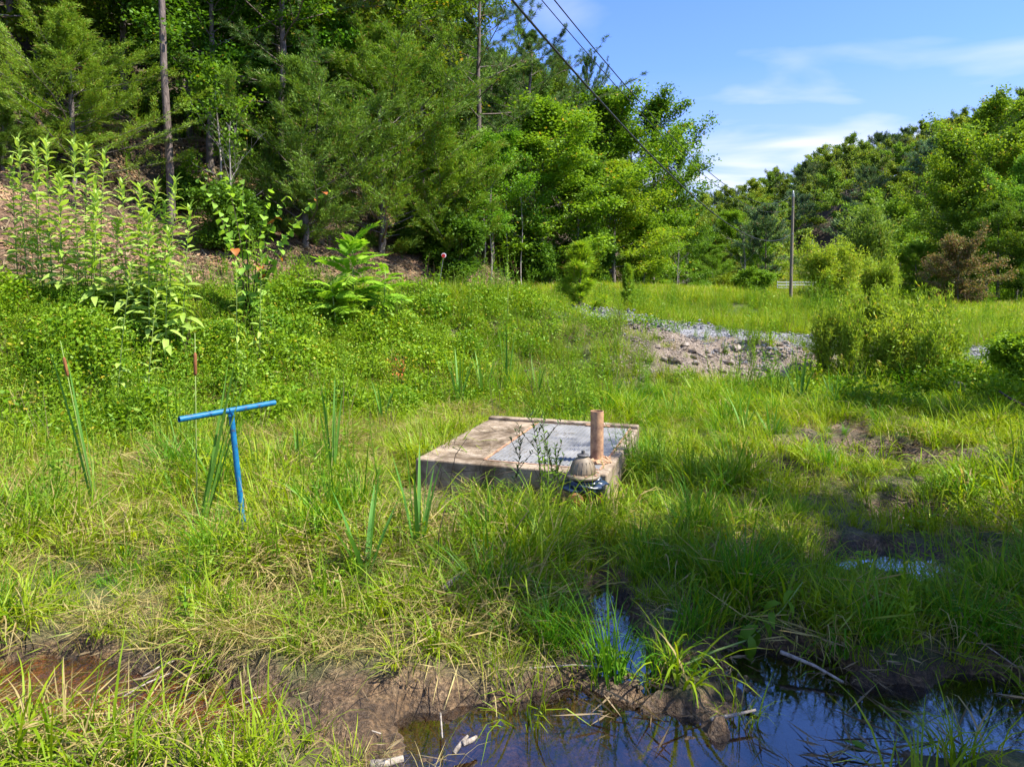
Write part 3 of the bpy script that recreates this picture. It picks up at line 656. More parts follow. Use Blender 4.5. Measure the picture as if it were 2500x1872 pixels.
def crown(kind, tips, dirs, rng, K, spread, L, W):
    n = len(tips)*K; P = np.repeat(tips, K, 0); D = np.repeat(dirs, K, 0)
    if kind == 'broad':
        P = P+rng.normal(0, 1, (n, 3))*np.array([spread, spread, spread*.55]); A = D*.5+rng.normal(0, .7, (n, 3)); A[:, 2] -= .25
        return leaves(P, A, L*rng.uniform(.6, 1.2, n), W*rng.uniform(.7, 1.2, n), rng, .62, .15)
    if kind == 'strand':
        P = P+D*rng.uniform(-spread, spread*1.6, (n, 1))+rng.normal(0, spread*.35, (n, 3)); A = D+rng.normal(0, .45, (n, 3)); A[:, 2] += .12
        return leaves(P, A, L*rng.uniform(.6, 1.3, n), W*rng.uniform(.7, 1.2, n), rng, .4, .2)
    if kind == 'tuft':
        P = P+D*rng.uniform(-spread, spread, (n, 1)); A = D*.55+rng.normal(0, .6, (n, 3)); A[:, 2] += .25
        return leaves(P, A, L*rng.uniform(.7, 1.2, n), W*np.ones(n), rng, .3, .1)
    if kind == 'droop':
        P = P+rng.normal(0, spread, (n, 3)); A = D*.8+rng.normal(0, .5, (n, 3)); A[:, 2] -= .10
        return leaves(P, A, L*rng.uniform(.6, 1.2, n), W*rng.uniform(.8, 1.2, n), rng, .5, .15)
TREE = {}; GAIN = 1.08
def make_tree(key, seed, kind, K, spread, L, W, mat, bark, **kw):
    rng = RS(seed); polys, tips, dirs = skeleton(rng, **kw)
    wv, wq = tube_np(polys, 5); wood = mesh_np(key+'_wood', wv, wq, mat=bark, smooth=True)
    lv, lq, la = crown(kind, tips, dirs, rng, K, spread, L, W)
    TREE[key] = (wood, mesh_np(key+'_leaves', lv, lq, mat=mat, attrs={'lv': la}), kw['h'])
dome = lambda u: max(.12, math.sin(math.pi*min(1, .22+.78*u))**.8*(1.0 if u < .5 else 1.05-.15*u))
cone = lambda u: (1-u)**.75*.97+.06
wide = lambda u: .55+.45*math.sin(math.pi*min(1, .15+.8*u))
M['dim'] = M['oak']
make_tree('oak_a', 1, 'broad', 32, .26, .15, .105, M['oak'], M['bark'], h=12, rad=4.2, cb=.16, nl=30, el0=.10, el1=1.0, nsub=8, ntw=4, prof=dome, tr=.014)
make_tree('oak_b', 2, 'broad', 32, .30, .17, .115, M['oak'], M['bark'], h=12, rad=3.8, cb=.10, nl=32, el0=.0, el1=1.1, nsub=8, ntw=4, prof=dome, tr=.013, wob=.05, asym=.4)
make_tree('airy', 3, 'broad', 20, .24, .16, .11, M['oak'], M['bark'], h=13, rad=3.4, cb=.12, nl=26, el0=.2, el1=1.1, nsub=8, ntw=4, prof=dome, tr=.011, asym=.55, wob=.05)
make_tree('yellow_a', 4, 'broad', 28, .20, .13, .085, M['yellow'], M['bark'], h=8, rad=3.0, cb=.06, nl=30, el0=.0, el1=1.0, nsub=8, ntw=4, prof=dome, tr=.013)
make_tree('brown_a', 31, 'broad', 22, .22, .15, .09, M['brownleaf'], M['bark'], h=4.5, rad=2.7, cb=.05, nl=30, el0=-.1, el1=1.0, nsub=7, ntw=4, prof=wide, tr=.015, asym=.5, wob=.05)
make_tree('cedar_a', 5, 'strand', 46, .16, .13, .023, M['cedar'], M['bark'], h=9, rad=3.2, cb=.04, nl=72, el0=.15, el1=.9, nsub=7, ntw=4, prof=lambda u: (.62+.38*math.sin(3.1*min(1,u*1.3)))*(1-u**3.5)+.05, tr=.013, bendup=.5, asym=0.6)
make_tree('cedar_b', 6, 'strand', 46, .15, .13, .023, M['cedar'], M['bark'], h=7, rad=2.6, cb=.03, nl=64, el0=.25, el1=1.0, nsub=7, ntw=4, prof=lambda u: (.62+.38*math.sin(3.1*min(1,u*1.3)))*(1-u**3.0)+.05, tr=.013, bendup=.7, asym=0.6)
make_tree('pine_a', 7, 'tuft', 52, .08, 0.19, 0.013, M['pine'], M['pbark'], h=14, rad=3.2, cb=.30, nl=34, el0=-.05, el1=.9, nsub=8, ntw=3, prof=dome, tr=.011, bendup=.35, asym=.5, wob=.05)
make_tree('pine_tall', 8, 'tuft', 46, .08, 0.19, 0.013, M['pine'], M['pbark'], h=20, rad=3.4, cb=.52, nl=24, el0=.0, el1=.9, nsub=8, ntw=3, prof=dome, tr=0.0062, bendup=.4, wob=.012)
make_tree('willow_a', 9, 'droop', 11, 0.15, 0.17, 0.04, M['willow'], M['darkstem'], h=3.2, rad=2.1, cb=.12, nl=11, el0=.5, el1=1.2, nsub=8, ntw=4, prof=lambda u: .9, tr=.014, stems=6, bendup=.3, asym=0.6)
make_tree('willow_b', 10, 'droop', 3, 0.13, .27, .062, M['willow'], M['darkstem'], h=2.4, rad=1.8, cb=.05, nl=11, el0=0.3, el1=1.1, nsub=5, ntw=4, prof=lambda u: .9, tr=.010, stems=7, bendup=0.7, asym=0.8)
make_tree('slim', 12, 'broad', 9, .16, .13, .09, M['oak'], M['twig'], h=5.5, rad=1.3, cb=.40, nl=12, el0=.3, el1=1.0, nsub=5, ntw=3, prof=dome, tr=.008, wob=.06)
make_tree('pinelet', 13, 'tuft', 40, .05, 0.13, 0.01, M['yellow'], M['pbark'], h=1.7, rad=.55, cb=.03, nl=30, el0=.45, el1=1.2, nsub=3, ntw=2, prof=cone, tr=.012, bendup=.8)
make_tree('far_oak', 14, 'broad', 16, 0.34, .32, .25, M['oak'], M['bark'], h=12, rad=4.4, cb=.12, nl=24, el0=-0.2, el1=1.0, nsub=7, ntw=3, prof=dome, tr=.013, asym=0.75)
make_tree('far_pine', 15, 'strand', 20, .40, .42, .13, M['pine'], M['pbark'], h=14, rad=4.2, cb=.25, nl=28, el0=-.05, el1=.7, nsub=7, ntw=3, prof=dome, tr=.010, bendup=.1, asym=.5)
make_tree('bush', 16, 'broad', 18, .12, .09, .055, M['broad'], M['bark'], h=1.8, rad=1.2, cb=.05, nl=10, el0=.2, el1=1.1, nsub=6, ntw=3, prof=wide, tr=.012, stems=5)
def bare_tree():
    rng = RS(44); polys, _, _ = skeleton(rng, h=5, rad=2.0, cb=.2, nl=14, el0=.5, el1=1.1, nsub=6, ntw=1, prof=dome, tr=.012, wob=.06)
    v, q = tube_np(polys, 4); TREE['bare'] = (mesh_np('bare_wood', v, q, mat=M['twig'], smooth=True), None, 5)
bare_tree()
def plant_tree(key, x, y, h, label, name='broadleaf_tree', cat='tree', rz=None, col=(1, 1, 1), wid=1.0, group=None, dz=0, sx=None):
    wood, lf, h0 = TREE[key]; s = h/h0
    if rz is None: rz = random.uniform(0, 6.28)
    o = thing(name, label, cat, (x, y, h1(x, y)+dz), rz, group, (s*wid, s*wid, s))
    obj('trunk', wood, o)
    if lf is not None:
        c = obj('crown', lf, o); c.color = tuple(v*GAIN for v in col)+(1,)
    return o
def tree_at(key, pcol, row_top, Y, label, **kw):          # x from the photo column, height from the photo row of its top
    x = at(pcol, 700, Y).x; z0 = h1(x, Y); zt = at(pcol, row_top, Y).z
    return plant_tree(key, x, Y, max(1.0, zt-z0), label, **kw)

LG = lambda r_, g_, b_: (r_, g_, b_)
# the wood on the left, front row from left to right
tree_at('cedar_a', 190, 30, 18.8, 'bushy yellow green cedar behind the tall weeds at the left edge', name='cedar_tree', wid=1.7, col=(1.6, 1.5, 1.1))
tree_at('cedar_b', 20, 230, 17.4, 'low cedar at the far left edge, in front of the larger cedar', name='cedar_tree', wid=1.6, col=(1.2, 1.2, 1.0))
plant_tree('pine_tall', at(424, 700, 20).x, 20.0, 19, 'tall pine with a bare straight trunk rising out of the picture at left', name='pine_tree', rz=1.2, cat='tree')
plant_tree('pine_tall', at(42, 700, 23).x, 23.0, 19, 'pale trunked pine in the top left corner behind the cedar', name='pine_tree', rz=4.0)
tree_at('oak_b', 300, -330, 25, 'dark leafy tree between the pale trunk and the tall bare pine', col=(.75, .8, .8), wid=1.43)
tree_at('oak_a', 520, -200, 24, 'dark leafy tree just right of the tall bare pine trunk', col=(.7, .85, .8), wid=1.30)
tree_at('slim', 545, 150, 20.5, 'slender pale stemmed sapling in the shade right of the tall pine', name='sapling_tree', col=(.9, 1, .9))
tree_at('bare', 565, 290, 20, 'leafless forked sapling at the edge of the wood right of the tall pine', name='bare_sapling')
tree_at('pine_a', 690, -260, 24, 'blue green pine leaning over the gap right of the tall bare trunk', name='pine_tree', wid=1.49, col=(1.1, 1.15, 1.0))
tree_at('cedar_b', 745, 150, 22.5, 'grey green cedar left of the largest cedar', name='cedar_tree', wid=1.49, col=(1.25, 1.25, 1.3))
tree_at('cedar_a', 930, 60, 26, 'largest dense cedar above the bare dirt bank', name='cedar_tree', wid=1.49, col=(1.45, 1.4, 1.1))
tree_at('cedar_b', 1075, 300, 27.5, 'bright lower cedar right of the largest cedar', name='cedar_tree', wid=1.43, col=(1.7, 1.6, .9))
tree_at('oak_a', 830, -260, 31, 'light leafed tree towering behind the cedars', col=(1.3, 1.25, 1.0), wid=1.43)
tree_at('oak_b', 980, -60, 36, 'leafy tree on the skyline between the two tall pines', col=(1.2, 1.1, .9))
tree_at('pine_a', 1160, -90, 33, 'scraggly open pine standing against the sky near the cables', name='pine_tree', wid=1.35, rz=.4, col=(1.1, 1.1, 1.1))
tree_at('pine_a', 1290, 60, 38, 'smaller scraggly pine right of the open pine', name='pine_tree', wid=1.56, rz=2.2, col=(1.0, 1.05, 1.1))
tree_at('oak_a', 1200, 330, 30.5, 'dark maple with glossy leaves above the thin trunks', col=(.9, 1.15, 1.1), wid=1.62)
tree_at('oak_b', 1330, 260, 33.5, 'pale flecked leafy tree in the middle of the wood edge', col=(1.45, 1.4, 1.3), wid=1.56)
tree_at('oak_a', 1400, 400, 35.5, 'low dark leafy tree behind the young pine on the bank', col=(.9, 1.0, 1.0), wid=1.35)
tree_at('pine_a', 1425, 128, 50, 'distant dark pine top poking above the wood beside the cables', name='pine_tree', col=(.8, .9, .9), wid=.7)
tree_at('oak_b', 1480, 230, 42, 'rounded leafy tree below the distant pine top', col=(1.05, 1.1, .9), wid=1.30)
tree_at('yellow_a', 1500, 395, 37.5, 'bright yellow green tree near the end of the wood', col=(1, 1, 1), wid=1.49)
tree_at('yellow_a', 1570, 520, 39.5, 'small yellow green tree, lower right of the bright yellow one', col=(.75, .9, 1), wid=1.56)
tree_at('airy', 1590, 232, 44, 'tall open crowned tree at the right end of the wood', col=(.95, 1, .9), wid=1.30)
tree_at('airy', 1655, 330, 47, 'last tree of the wood, its dark leaves against the sky', col=(.85, .95, .8), wid=.75)
tree_at('oak_b', 1680, 520, 49, 'pale green leafy tree at the foot of the last tree of the wood', col=(1.3, 1.35, 1.3), wid=.95)
tree_at('pine_a', 1540, 330, 47, 'soft blue green pine behind the bright yellow green tree', name='pine_tree', col=(1.3, 1.4, 1.5), wid=1.30)
for i, (c_, rt, Y) in enumerate([(1137, 540, 29.5), (1180, 500, 30.5), (1196, 540, 29.0), (1235, 520, 31), (1305, 540, 33), (1110, 560, 28.6), (1275, 560, 30.8)]):
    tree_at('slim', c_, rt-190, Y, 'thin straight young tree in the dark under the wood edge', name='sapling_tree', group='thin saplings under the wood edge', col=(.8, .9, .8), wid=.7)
tree_at('bare', 1655, 610, 42, 'small dead grey tree at the right end of the wood', name='bare_sapling')
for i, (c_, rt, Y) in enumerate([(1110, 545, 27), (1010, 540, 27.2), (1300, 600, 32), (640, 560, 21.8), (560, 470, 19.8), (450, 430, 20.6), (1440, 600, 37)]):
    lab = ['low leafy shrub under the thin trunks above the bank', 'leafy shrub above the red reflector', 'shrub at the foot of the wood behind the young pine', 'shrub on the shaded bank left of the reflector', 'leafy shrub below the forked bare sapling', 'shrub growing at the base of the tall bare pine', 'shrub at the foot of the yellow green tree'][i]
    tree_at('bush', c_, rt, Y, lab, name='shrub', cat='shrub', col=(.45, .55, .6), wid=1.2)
# deeper in the wood
r_ = RS(77); n_ = 0
for k in range(1500):
    x, y = r_.uniform(-46, 14), r_.uniform(16, 75)
    d = float(toe_dist(np.array([x]), np.array([y]))[0])
    if not (5.5 < d < 34) or abs(x) > .85*y+5: continue
    if any((x-a)**2+(y-b)**2 < 9.5 for a, b in TREE.get('_w', [])): continue
    TREE.setdefault('_w', []).append((x, y)); n_ += 1
    key = ['oak_a', 'oak_b', 'pine_a', 'oak_a', 'airy', 'cedar_a'][r_.randint(6)]
    zt = h1(x, y); px = 1250+1667*x/y
    lim = np.interp(px, [-200, 1150, 1400, 1560, 1690, 1720], [60, 24, 15, 12.5, 10, 6])*(y/44 if px > 1150 else 1)
    hh = min(r_.uniform(10, 14), max(4, lim+2-zt))
    if px > 1720 or hh < 4.5: continue
    nm = {'pine_a': 'pine_tree', 'cedar_a': 'cedar_tree'}.get(key, 'broadleaf_tree')
    kd = {'pine_a': 'pine', 'cedar_a': 'cedar'}.get(key, 'leafy tree')
    plant_tree(key, x, y, hh, kd+' half hidden among others deeper in the wooded hillside', name=nm, group=kd+'s deeper in the left wood', rz=r_.uniform(0, 6.28), col=(r_.uniform(.7, 1.1), r_.uniform(.8, 1.1), r_.uniform(.7, 1)))
# the far ridge
cnt = 0; pts_ = []
for k in range(4000):
    y = r_.uniform(66, 175); x = r_.uniform(.17*y+2, .85*y+6)
    if x < 14+.18*(y-60): continue
    if y < 118 and 1872 < 1250+1667*x/y < 2075: continue      # open ground round the white fence and the far pole
    if any((x-a)**2+(y-b)**2 < 19 for a, b in pts_): continue
    pts_.append((x, y))
    if len(pts_) > 290: break
for x, y in pts_:
    pine = r_.rand() < .30; key = 'far_pine' if pine else 'far_oak'
    hz_ = np.clip((y-60)/150, 0, 1)*.5
    g_ = r_.uniform(.85, 1.5); cl_ = (g_*r_.uniform(1.0, 1.4), g_, g_*r_.uniform(1.3, 2.0))  # crown tint lightened and pushed towards blue, painting in distance haze
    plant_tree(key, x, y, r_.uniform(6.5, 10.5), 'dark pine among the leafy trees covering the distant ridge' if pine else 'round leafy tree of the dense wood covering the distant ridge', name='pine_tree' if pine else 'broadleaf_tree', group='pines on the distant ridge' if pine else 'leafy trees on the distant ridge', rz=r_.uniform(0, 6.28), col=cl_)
# trees in the valley, right half
tree_at('airy', 2400, 236, 52, 'tallest tree at right, pale leaves against the ridge', col=(1.6, 1.4, 1.4), wid=1.15)
tree_at('oak_b', 2330, 330, 56, 'broad pale leafed tree left of the tallest right hand tree', col=(1.4, 1.25, 1.1), wid=1.0)
tree_at('yellow_a', 2490, 330, 50, 'yellow green tree top at the right edge of the picture', col=(.8, .85, .9), wid=.9)
tree_at('airy', 2480, 380, 46, 'silvery flecked tree at the right edge', col=(1.5, 1.6, 1.9), wid=.9)
tree_at('yellow_a', 2360, 440, 54, 'yellow green tree in front of the tall right hand trees', col=(.65, .75, .9), wid=1.0)
tree_at('oak_a', 2440, 500, 45, 'dark low tree in deep shade at the right edge', col=(.75, .8, .9), wid=1.3)
tree_at('oak_b', 2520, 520, 43, 'dense tree cut off by the right edge of the picture', col=(1.0, .9, .8), wid=1.2)
tree_at('oak_a', 2240, 600, 52, 'bright green low tree left of the brown leafed one', col=(1.5, 1.4, 1.0), wid=1.3)
tree_at('oak_b', 2190, 500, 70, 'mid green leafy tree behind the pale rounded one', col=(1.2, 1.2, 1.0), wid=1.2)
tree_at('brown_a', 2340, 615, 42, 'tree with browning leaves on the right side of the field', col=(1, 1, 1), wid=1.0)
tree_at('willow_a', 2115, 545, 62, 'large pale green rounded tree behind the willows', name='willow_tree', col=(.75, .8, 1.0), wid=1.0)
tree_at('willow_a', 2032, 622, 24.0, 'yellow green willow bush standing right of the utility pole', name='willow_tree', col=(1.35, 1.2, .85), wid=1.08, rz=.5)
tree_at('willow_a', 2140, 655, 31, 'rounded willow bush just right of and behind the first willow', name='willow_tree', col=(1.25, 1.15, .85), wid=1.2, rz=2.5)
tree_at('oak_a', 1780, 520, 72, 'leafy tree left of the utility pole at the valley floor', col=(1.3, 1.3, .9), wid=1.2)
tree_at('oak_b', 1850, 560, 68, 'slim bright green tree just left of the utility pole', col=(1.1, 1.3, .9), wid=.8)
tree_at('bare', 1815, 560, 66, 'dead pale branched tree left of the utility pole', name='bare_sapling', wid=1.4)
tree_at('oak_a', 1740, 600, 60, 'low dark tree between the wood and the valley floor', col=(.9, 1, .9), wid=1.5)
tree_at('oak_b', 1900, 590, 118, 'round leafy tree directly behind the utility pole', col=(1.0, 1.15, .9), wid=1.2)
tree_at('oak_a', 2030, 560, 122, 'dark leafy tree behind the short pole with the crossarm', col=(.9, 1.05, .9), wid=1.3)
tree_at('bush', 1840, 668, 46, 'green shrub on the field left of the white fence', name='shrub', cat='shrub', col=(.9, .9, 1), wid=1.3)
tree_at('bush', 1780, 680, 52, 'olive coloured shrub at the edge of the valley trees', name='shrub', cat='shrub', col=(.9, .7, .5), wid=1.6)
# willow thicket on the near bank
for (c_, rt, Y, wv, lab) in [(2110, 785, 13.4, 1.0, 'left clump of the leafy willow thicket on the bank'), (2230, 768, 13.0, 1.0, 'right clump of the leafy willow thicket on the bank'),
                             (2170, 850, 12.3, 1.1, 'lower front clump of the leafy willow thicket'), (2330, 880, 12.2, 1.0, 'low spreading clump at the right foot of the willow thicket'), (2010, 895, 12.9, .7, 'small clump leaning out at the left foot of the willow thicket')]:
    tree_at('willow_b', c_, rt, Y, lab, name='willow_bush', cat='bush', wid=wv*.85, col=(1.2, 1.1, .8))
for (c_, rt, Y, wv, lab) in [(2170, 765, 13.8, .7, 'tallest back shoots of the willow thicket'), (2290, 795, 13.4, .7, 'thin right hand shoots of the willow thicket'), (2070, 840, 12.6, .7, 'front left shoots of the willow thicket'), (2260, 900, 11.9, .9, 'low front right growth of the willow thicket')]:
    tree_at('willow_b', c_, rt, Y, lab, name='willow_bush', cat='bush', wid=wv*.8, col=(1.3, 1.2, .9))
tree_at('bush', 2510, 865, 11.2, 'leafy bramble bush on the right edge of the bank', name='bramble_bush', cat='bush', col=(1.2, 1.1, .8), wid=1.1)
# young pines on the bank
tree_at('pinelet', 1412, 592, 17.2, 'young yellow green pine standing on the grassy bank', name='young_pine', cat='tree', wid=1.9, col=(1.0, 1.1, 1.2))
tree_at('pinelet', 1534, 645, 19.0, 'smallest thin young pine, right of the larger one', name='young_pine', cat='tree', wid=1.0, col=(.9, 1.0, 1.2))
# trees beyond the right edge of the picture, which shade the foreground
plant_tree('airy', 9.0, 2.4, 12.0, 'leafy tree beyond the right edge whose shade falls on the foreground', wid=1.05, rz=1.0)
plant_tree('airy', 10.8, 1.9, 12.0, 'second leafy tree beyond the right edge, behind the one shading the foreground', wid=1.1, rz=4.0)
plant_tree('airy', 11.2, 8.9, 9.5, 'leafy tree beyond the right edge, shading the foot of the willow thicket', wid=.75, rz=2.0)
plant_tree('airy', 10.2, -1.8, 12.5, 'leafy tree to the right of and behind the camera', wid=.9, rz=3.0)
# ------------------------------------------------------------------ made things
def concrete_mat():
    m, t = newmat('weathered_concrete'); p = obj_co(t); n = noise_n(t, p, 7, 7, .65); n2_ = noise_n(t, p, 1.9, 4, .6, .8); n3_ = noise_n(t, p, 60, 3)
    c = ramp(t, n, [(.28, (.12, .09, .062)), (.5, (.27, .215, .155)), (.72, (.40, .34, .27))])
    c = mixc(t, 1.0, c, ramp(t, n2_, [(.36, (.38, .33, .26)), (.52, (1, .97, .92)), (.66, (1.15, 1.1, 1.0))]), 'MULTIPLY')
    v = t.nodes.new('ShaderNodeTexVoronoi'); v.feature = 'DISTANCE_TO_EDGE'; v.inputs['Scale'].default_value = 2.3; t.links.new(p, v.inputs[0])
    c = mixc(t, 1.0, c, ramp(t, v.outputs[0], [(0.0, .35), (.012, 1.0)]), 'MULTIPLY')
    h_ = math_node(t, 'ADD', math_node(t, 'MULTIPLY', n, 2), n3_)
    out(t, principled(t, c, .92, .25, bump=h_, bs=.7, bd=.008)); return m
M['concrete'] = concrete_mat()
def plate_mat():
    m, t = newmat('galvanised_plate'); p = obj_co(t); n = noise_n(t, p, 4, 5)
    out(t, principled(t, ramp(t, n, [(.35, (.17, .17, .165)), (.7, (.30, .295, .28))]), .6, .35, .15)); return m
M['plate'] = plate_mat()
M['rust'] = simple('rusty_pipe', [(.30, (.13, .055, .03)), (.48, (.33, .19, .11)), (.62, (.50, .29, .15)), (.75, (.42, .15, .06))], 13, .85, bs=.4, bd=.002)
M['bronze'] = simple('dusty_beige_paint', [(.3, (.09, .060, .032)), (.5, (.21, .16, .10)), (.75, (.28, .225, .15))], 9, .55, bs=.25, bd=.002)
M['iron'] = simple('dark_iron', [(.3, (.05, .05, .05)), (.7, (.16, .15, .14))], 30, .6, metal=.3)
M['plastic'] = simple('dark_blue_plastic', [(.3, (.006, .012, .022)), (.7, (.02, .04, .07))], 5, .28, spec=.7)
M['orange'] = simple('orange_rusted_cap', [(.3, (.05, .025, .010)), (.5, (.20, .10, .018)), (.7, (.36, .19, .03))], 22, .7, bs=.5)
M['bluepaint'] = simple('blue_paint', [(.33, (.10, .05, .03)), (.36, (.006, .09, .20)), (.55, (.008, .14, .29)), (.80, (.03, .18, .33))], 30, .42, bs=.15, bd=.001)
M['wood'] = bark_mat('pole_wood', (.09, .075, .055), (.30, .25, .19), (9, 9, .8))
M['deadwood'] = bark_mat('dead_wood', (.16, .13, .10), (.48, .42, .34), (25, 25, 4))
M['white'] = simple('white_fence_paint', [(.3, (.70, .70, .70)), (.7, (.82, .82, .82))], 2, .5)
M['cable'] = simple('black_cable', [(.3, (.012, .012, .012)), (.7, (.03, .03, .03))], 4, .5)
M['red'] = simple('red_reflector', [(.3, (.42, .01, .008)), (.7, (.60, .015, .012))], 3, .35)
M['steel'] = simple('grey_steel', [(.3, (.22, .24, .22)), (.7, (.42, .45, .42))], 12, .5, metal=.5)
M['spike'] = simple('cattail_spike', [(.3, (.12, .04, .015)), (.7, (.32, .12, .04))], 60, .9)

# concrete vault with the tread plate hatch
ang = math.atan2(-.309, .951)
va = thing('concrete_vault', 'low weathered concrete box with a metal hatch, sunk in the marsh grass', 'vault', (VC[0], VC[1], 0), ang)
ZT = .38
b = MB(); t_ = .004
b.box((0, -VHW+.075, ZT/2-.25), (2*VHU, .15, ZT+.5)); b.box((0, VHW-.055, ZT/2-.235), (2*VHU, .11, ZT+.53))
b.box((VHU-.045, 0.02, ZT/2-.25-.002), (.09, 2*VHW-.266, ZT+.5-.004)); b.box((-VHU+.32, 0.02, ZT/2-.25-.002), (.64, 2*VHW-.266, ZT+.5-.004))
b.build('concrete_box', M['concrete'], va, bevel=.014)
hx0, hx1, hy0, hy1 = -.262, .812, -.905, .945
b = MB(); b.box(((hx0+hx1)/2, (hy0+hy1)/2, ZT-.012), (hx1-hx0, hy1-hy0, .016)); hatch = b.build('hatch_plate', M['plate'], va, bevel=.003)
b = MB()
nr = 22
for i in range(nr):
    x = hx0+.04+(hx1-hx0-.16)*i/(nr-1); b.box((x, (hy0+hy1)/2, ZT-.0015), (.018, hy1-hy0-.10, .009))
b.build('tread_rib', M['plate'], hatch)
bpy.data.objects['tread_rib']['kind'] = 'stuff'
b = MB(); fz = ZT-.002
for (c_, d_) in [((hx0-.012, (hy0+hy1)/2), (.018, hy1-hy0+.02)), ((hx1+.010, (hy0+hy1)/2), (.014, hy1-hy0+.02))]: b.box((c_[0], c_[1], fz), (d_[0], d_[1], .016))
for yy in (hy0-.013, hy1+.012): b.box(((hx0+hx1)/2, yy, fz), (hx1-hx0-.01, .016, .015))
b.build('hatch_frame', M['rust'], va)
b = MB(); b.tube([(.30, -.86, ZT), (.30, -.86, ZT+.035), (.42, -.86, ZT+.035), (.42, -.86, ZT)], .008, 6); b.build('lift_handle', M['steel'], hatch)
for (hx, hy) in ((.35, .93), (.55, .93)):
    b = MB(); b.tube([(hx-.04, hy, ZT+.010), (hx+.04, hy, ZT+.010)], .012, 8); b.build('hinge', M['rust'], hatch)

# rusty pipe standing on the vault, with its crumbling collar
pp = on(1457, 1125, ZT); pipe = thing('standing_pipe', 'rusty open steel pipe standing upright on the corner of the concrete box', 'pipe', (pp.x, pp.y, ZT))
pr, ph = .061, .47
b = MB(); n = 28
prof = [(pr, 0), (pr, ph), (pr-.006, ph), (pr-.006, .02)]
V = [Vector((r*math.cos(2*math.pi*j/n), r*math.sin(2*math.pi*j/n), z)) for r, z in prof for j in range(n)]
b.add(V, [(i*n+j, i*n+(j+1) % n, (i+1)*n+(j+1) % n, (i+1)*n+j) for i in range(3) for j in range(n)])
b.build('pipe_tube', M['rust'], pipe, smooth=True, autosmooth=40)
r_ = RS(5); b = MB()
for i in range(46):
    q = r_.rand()*6.28; rr = r_.uniform(.055, .13); s = r_.uniform(.010, .028)
    b.box((rr*math.cos(q), rr*math.sin(q), max(.004, .035-(rr-.05)*.4)*r_.rand()+.004), (s*2, s*1.4, s), Euler((r_.rand(), r_.rand(), q)).to_matrix())
m_ = simple('rusty_grout', [(.3, (.25, .12, .06)), (.7, (.50, .34, .20))], 20, .95)
c_ = b.build('grout_collar', m_, pipe); tag(c_, kind='stuff')
b = MB(); b.lathe([(.13, .002), (.12, .012), (.07, .025), (.062, .028)], 20); b.build('collar_base', m_, pipe, smooth=True)

P_, R_, S_ = [], [], []
rr_ = RS(21)
for i in range(70):
    u = -VHU+.03+rr_.rand()**2*1.1; v = rr_.uniform(-VHW+.05, VHW-.05)
    if i > 45: u, v = rr_.uniform(-.5, .8), VHW-rr_.rand()*.12
    q = VC+u*VU+v*VW; P_.append((q[0], q[1], ZT+.004)); R_.append((0, 0, rr_.rand()*6.28)); s = rr_.uniform(.15, .5); S_.append((s, s, s*.35))
scatter('loose_straw', src_deb[0], P_, R_, S_, 'loose straw lying on the concrete box')
# fire hydrant, mostly hidden by the grass
hy = on(1423, 1156, .47); hy_t = thing('fire_hydrant', 'beige domed hydrant with black plastic round its barrel and an orange outlet cap', 'hydrant', (hy.x, hy.y, 0), R(-8))
b = MB(); b.lathe([(.105, .478), (.104, .49), (.099, .52), (.090, .55), (.076, .578), (.058, .598), (.043, .606), (.040, .612), (.040, .620)], 32)
bon = b.build('bonnet', M['bronze'], hy_t, smooth=True)
b = MB()
for j in range(16):
    q = 2*math.pi*j/16; b.tube([((.106-.0)*math.cos(q), .106*math.sin(q), .480), (.099*math.cos(q), .099*math.sin(q), .525), (.078*math.cos(q), .078*math.sin(q), .578)], .0035, 5)
b.build('rib', M['bronze'], bon); tag(bpy.data.objects['rib'], kind='stuff')
b = MB(); b.lathe([(.100, .440), (.138, .444), (.142, .452), (.142, .462), (.136, .470), (.108, .478)], 36); b.build('flange', M['bronze'], hy_t, smooth=True, autosmooth=35)
for j in range(8):
    q = 2*math.pi*(j+.3)/8; b = MB(); b.lathe([(.011, .466), (.011, .480), (.008, .483)], 6, Matrix.Translation((.124*math.cos(q), .124*math.sin(q), 0))); b.build('bolt', M['rust'], hy_t)
b = MB(); b.lathe([(.047, .618), (.049, .626), (.044, .632), (.020, .634)], 20); b.lathe([(.017, .632), (.016, .662)], 5); b.build('operating_nut', M['iron'], hy_t)
b = MB(); b.lathe([(.090, -.1), (.088, .30), (.092, .36), (.100, .44)], 24); b.build('barrel', M['orange'], hy_t, smooth=True)
def lump(name, mat, cen, rad, parent, seed, squash=(1, 1, 1), amp=.25, n=26, m=16):
    V, F = [], []; r_ = RS(seed)
    for i in range(m+1):
        for j in range(n):
            th = math.pi*i/m; q = 2*math.pi*j/n
            d = np.array([math.sin(th)*math.cos(q), math.sin(th)*math.sin(q), math.cos(th)])
            k = 1+amp*float(fbm(np.array([d[0]*3+d[2]*5+seed]), np.array([d[1]*3-d[2]*4]), 1.2, 3, seed)[0])*2
            V.append(tuple(cen[c]+rad*k*d[c]*squash[c] for c in range(3)))
    F = [(i*n+j, (i+1)*n+j, (i+1)*n+(j+1) % n, i*n+(j+1) % n) for i in range(m) for j in range(n)]
    b = MB(); b.add(V, F); return b.build(name, mat, parent, smooth=True)
lump('plastic_wrap', M['plastic'], (0, -.01, .385), .155, hy_t, 3, (1.05, .95, .48), .35, 44, 22)
b = MB(); Mx = Matrix.Translation((-.055, -.07, .285)) @ Matrix.Rotation(R(90), 4, 'X')
b.lathe([(.050, -.02), (.052, .06), (.068, .062), (.070, .100), (.060, .112), (.030, .116)], 20, Mx); b.lathe([(.016, .114), (.015, .140)], 5, Mx)
b.build('outlet_cap', M['orange'], hy_t, smooth=True, autosmooth=35)
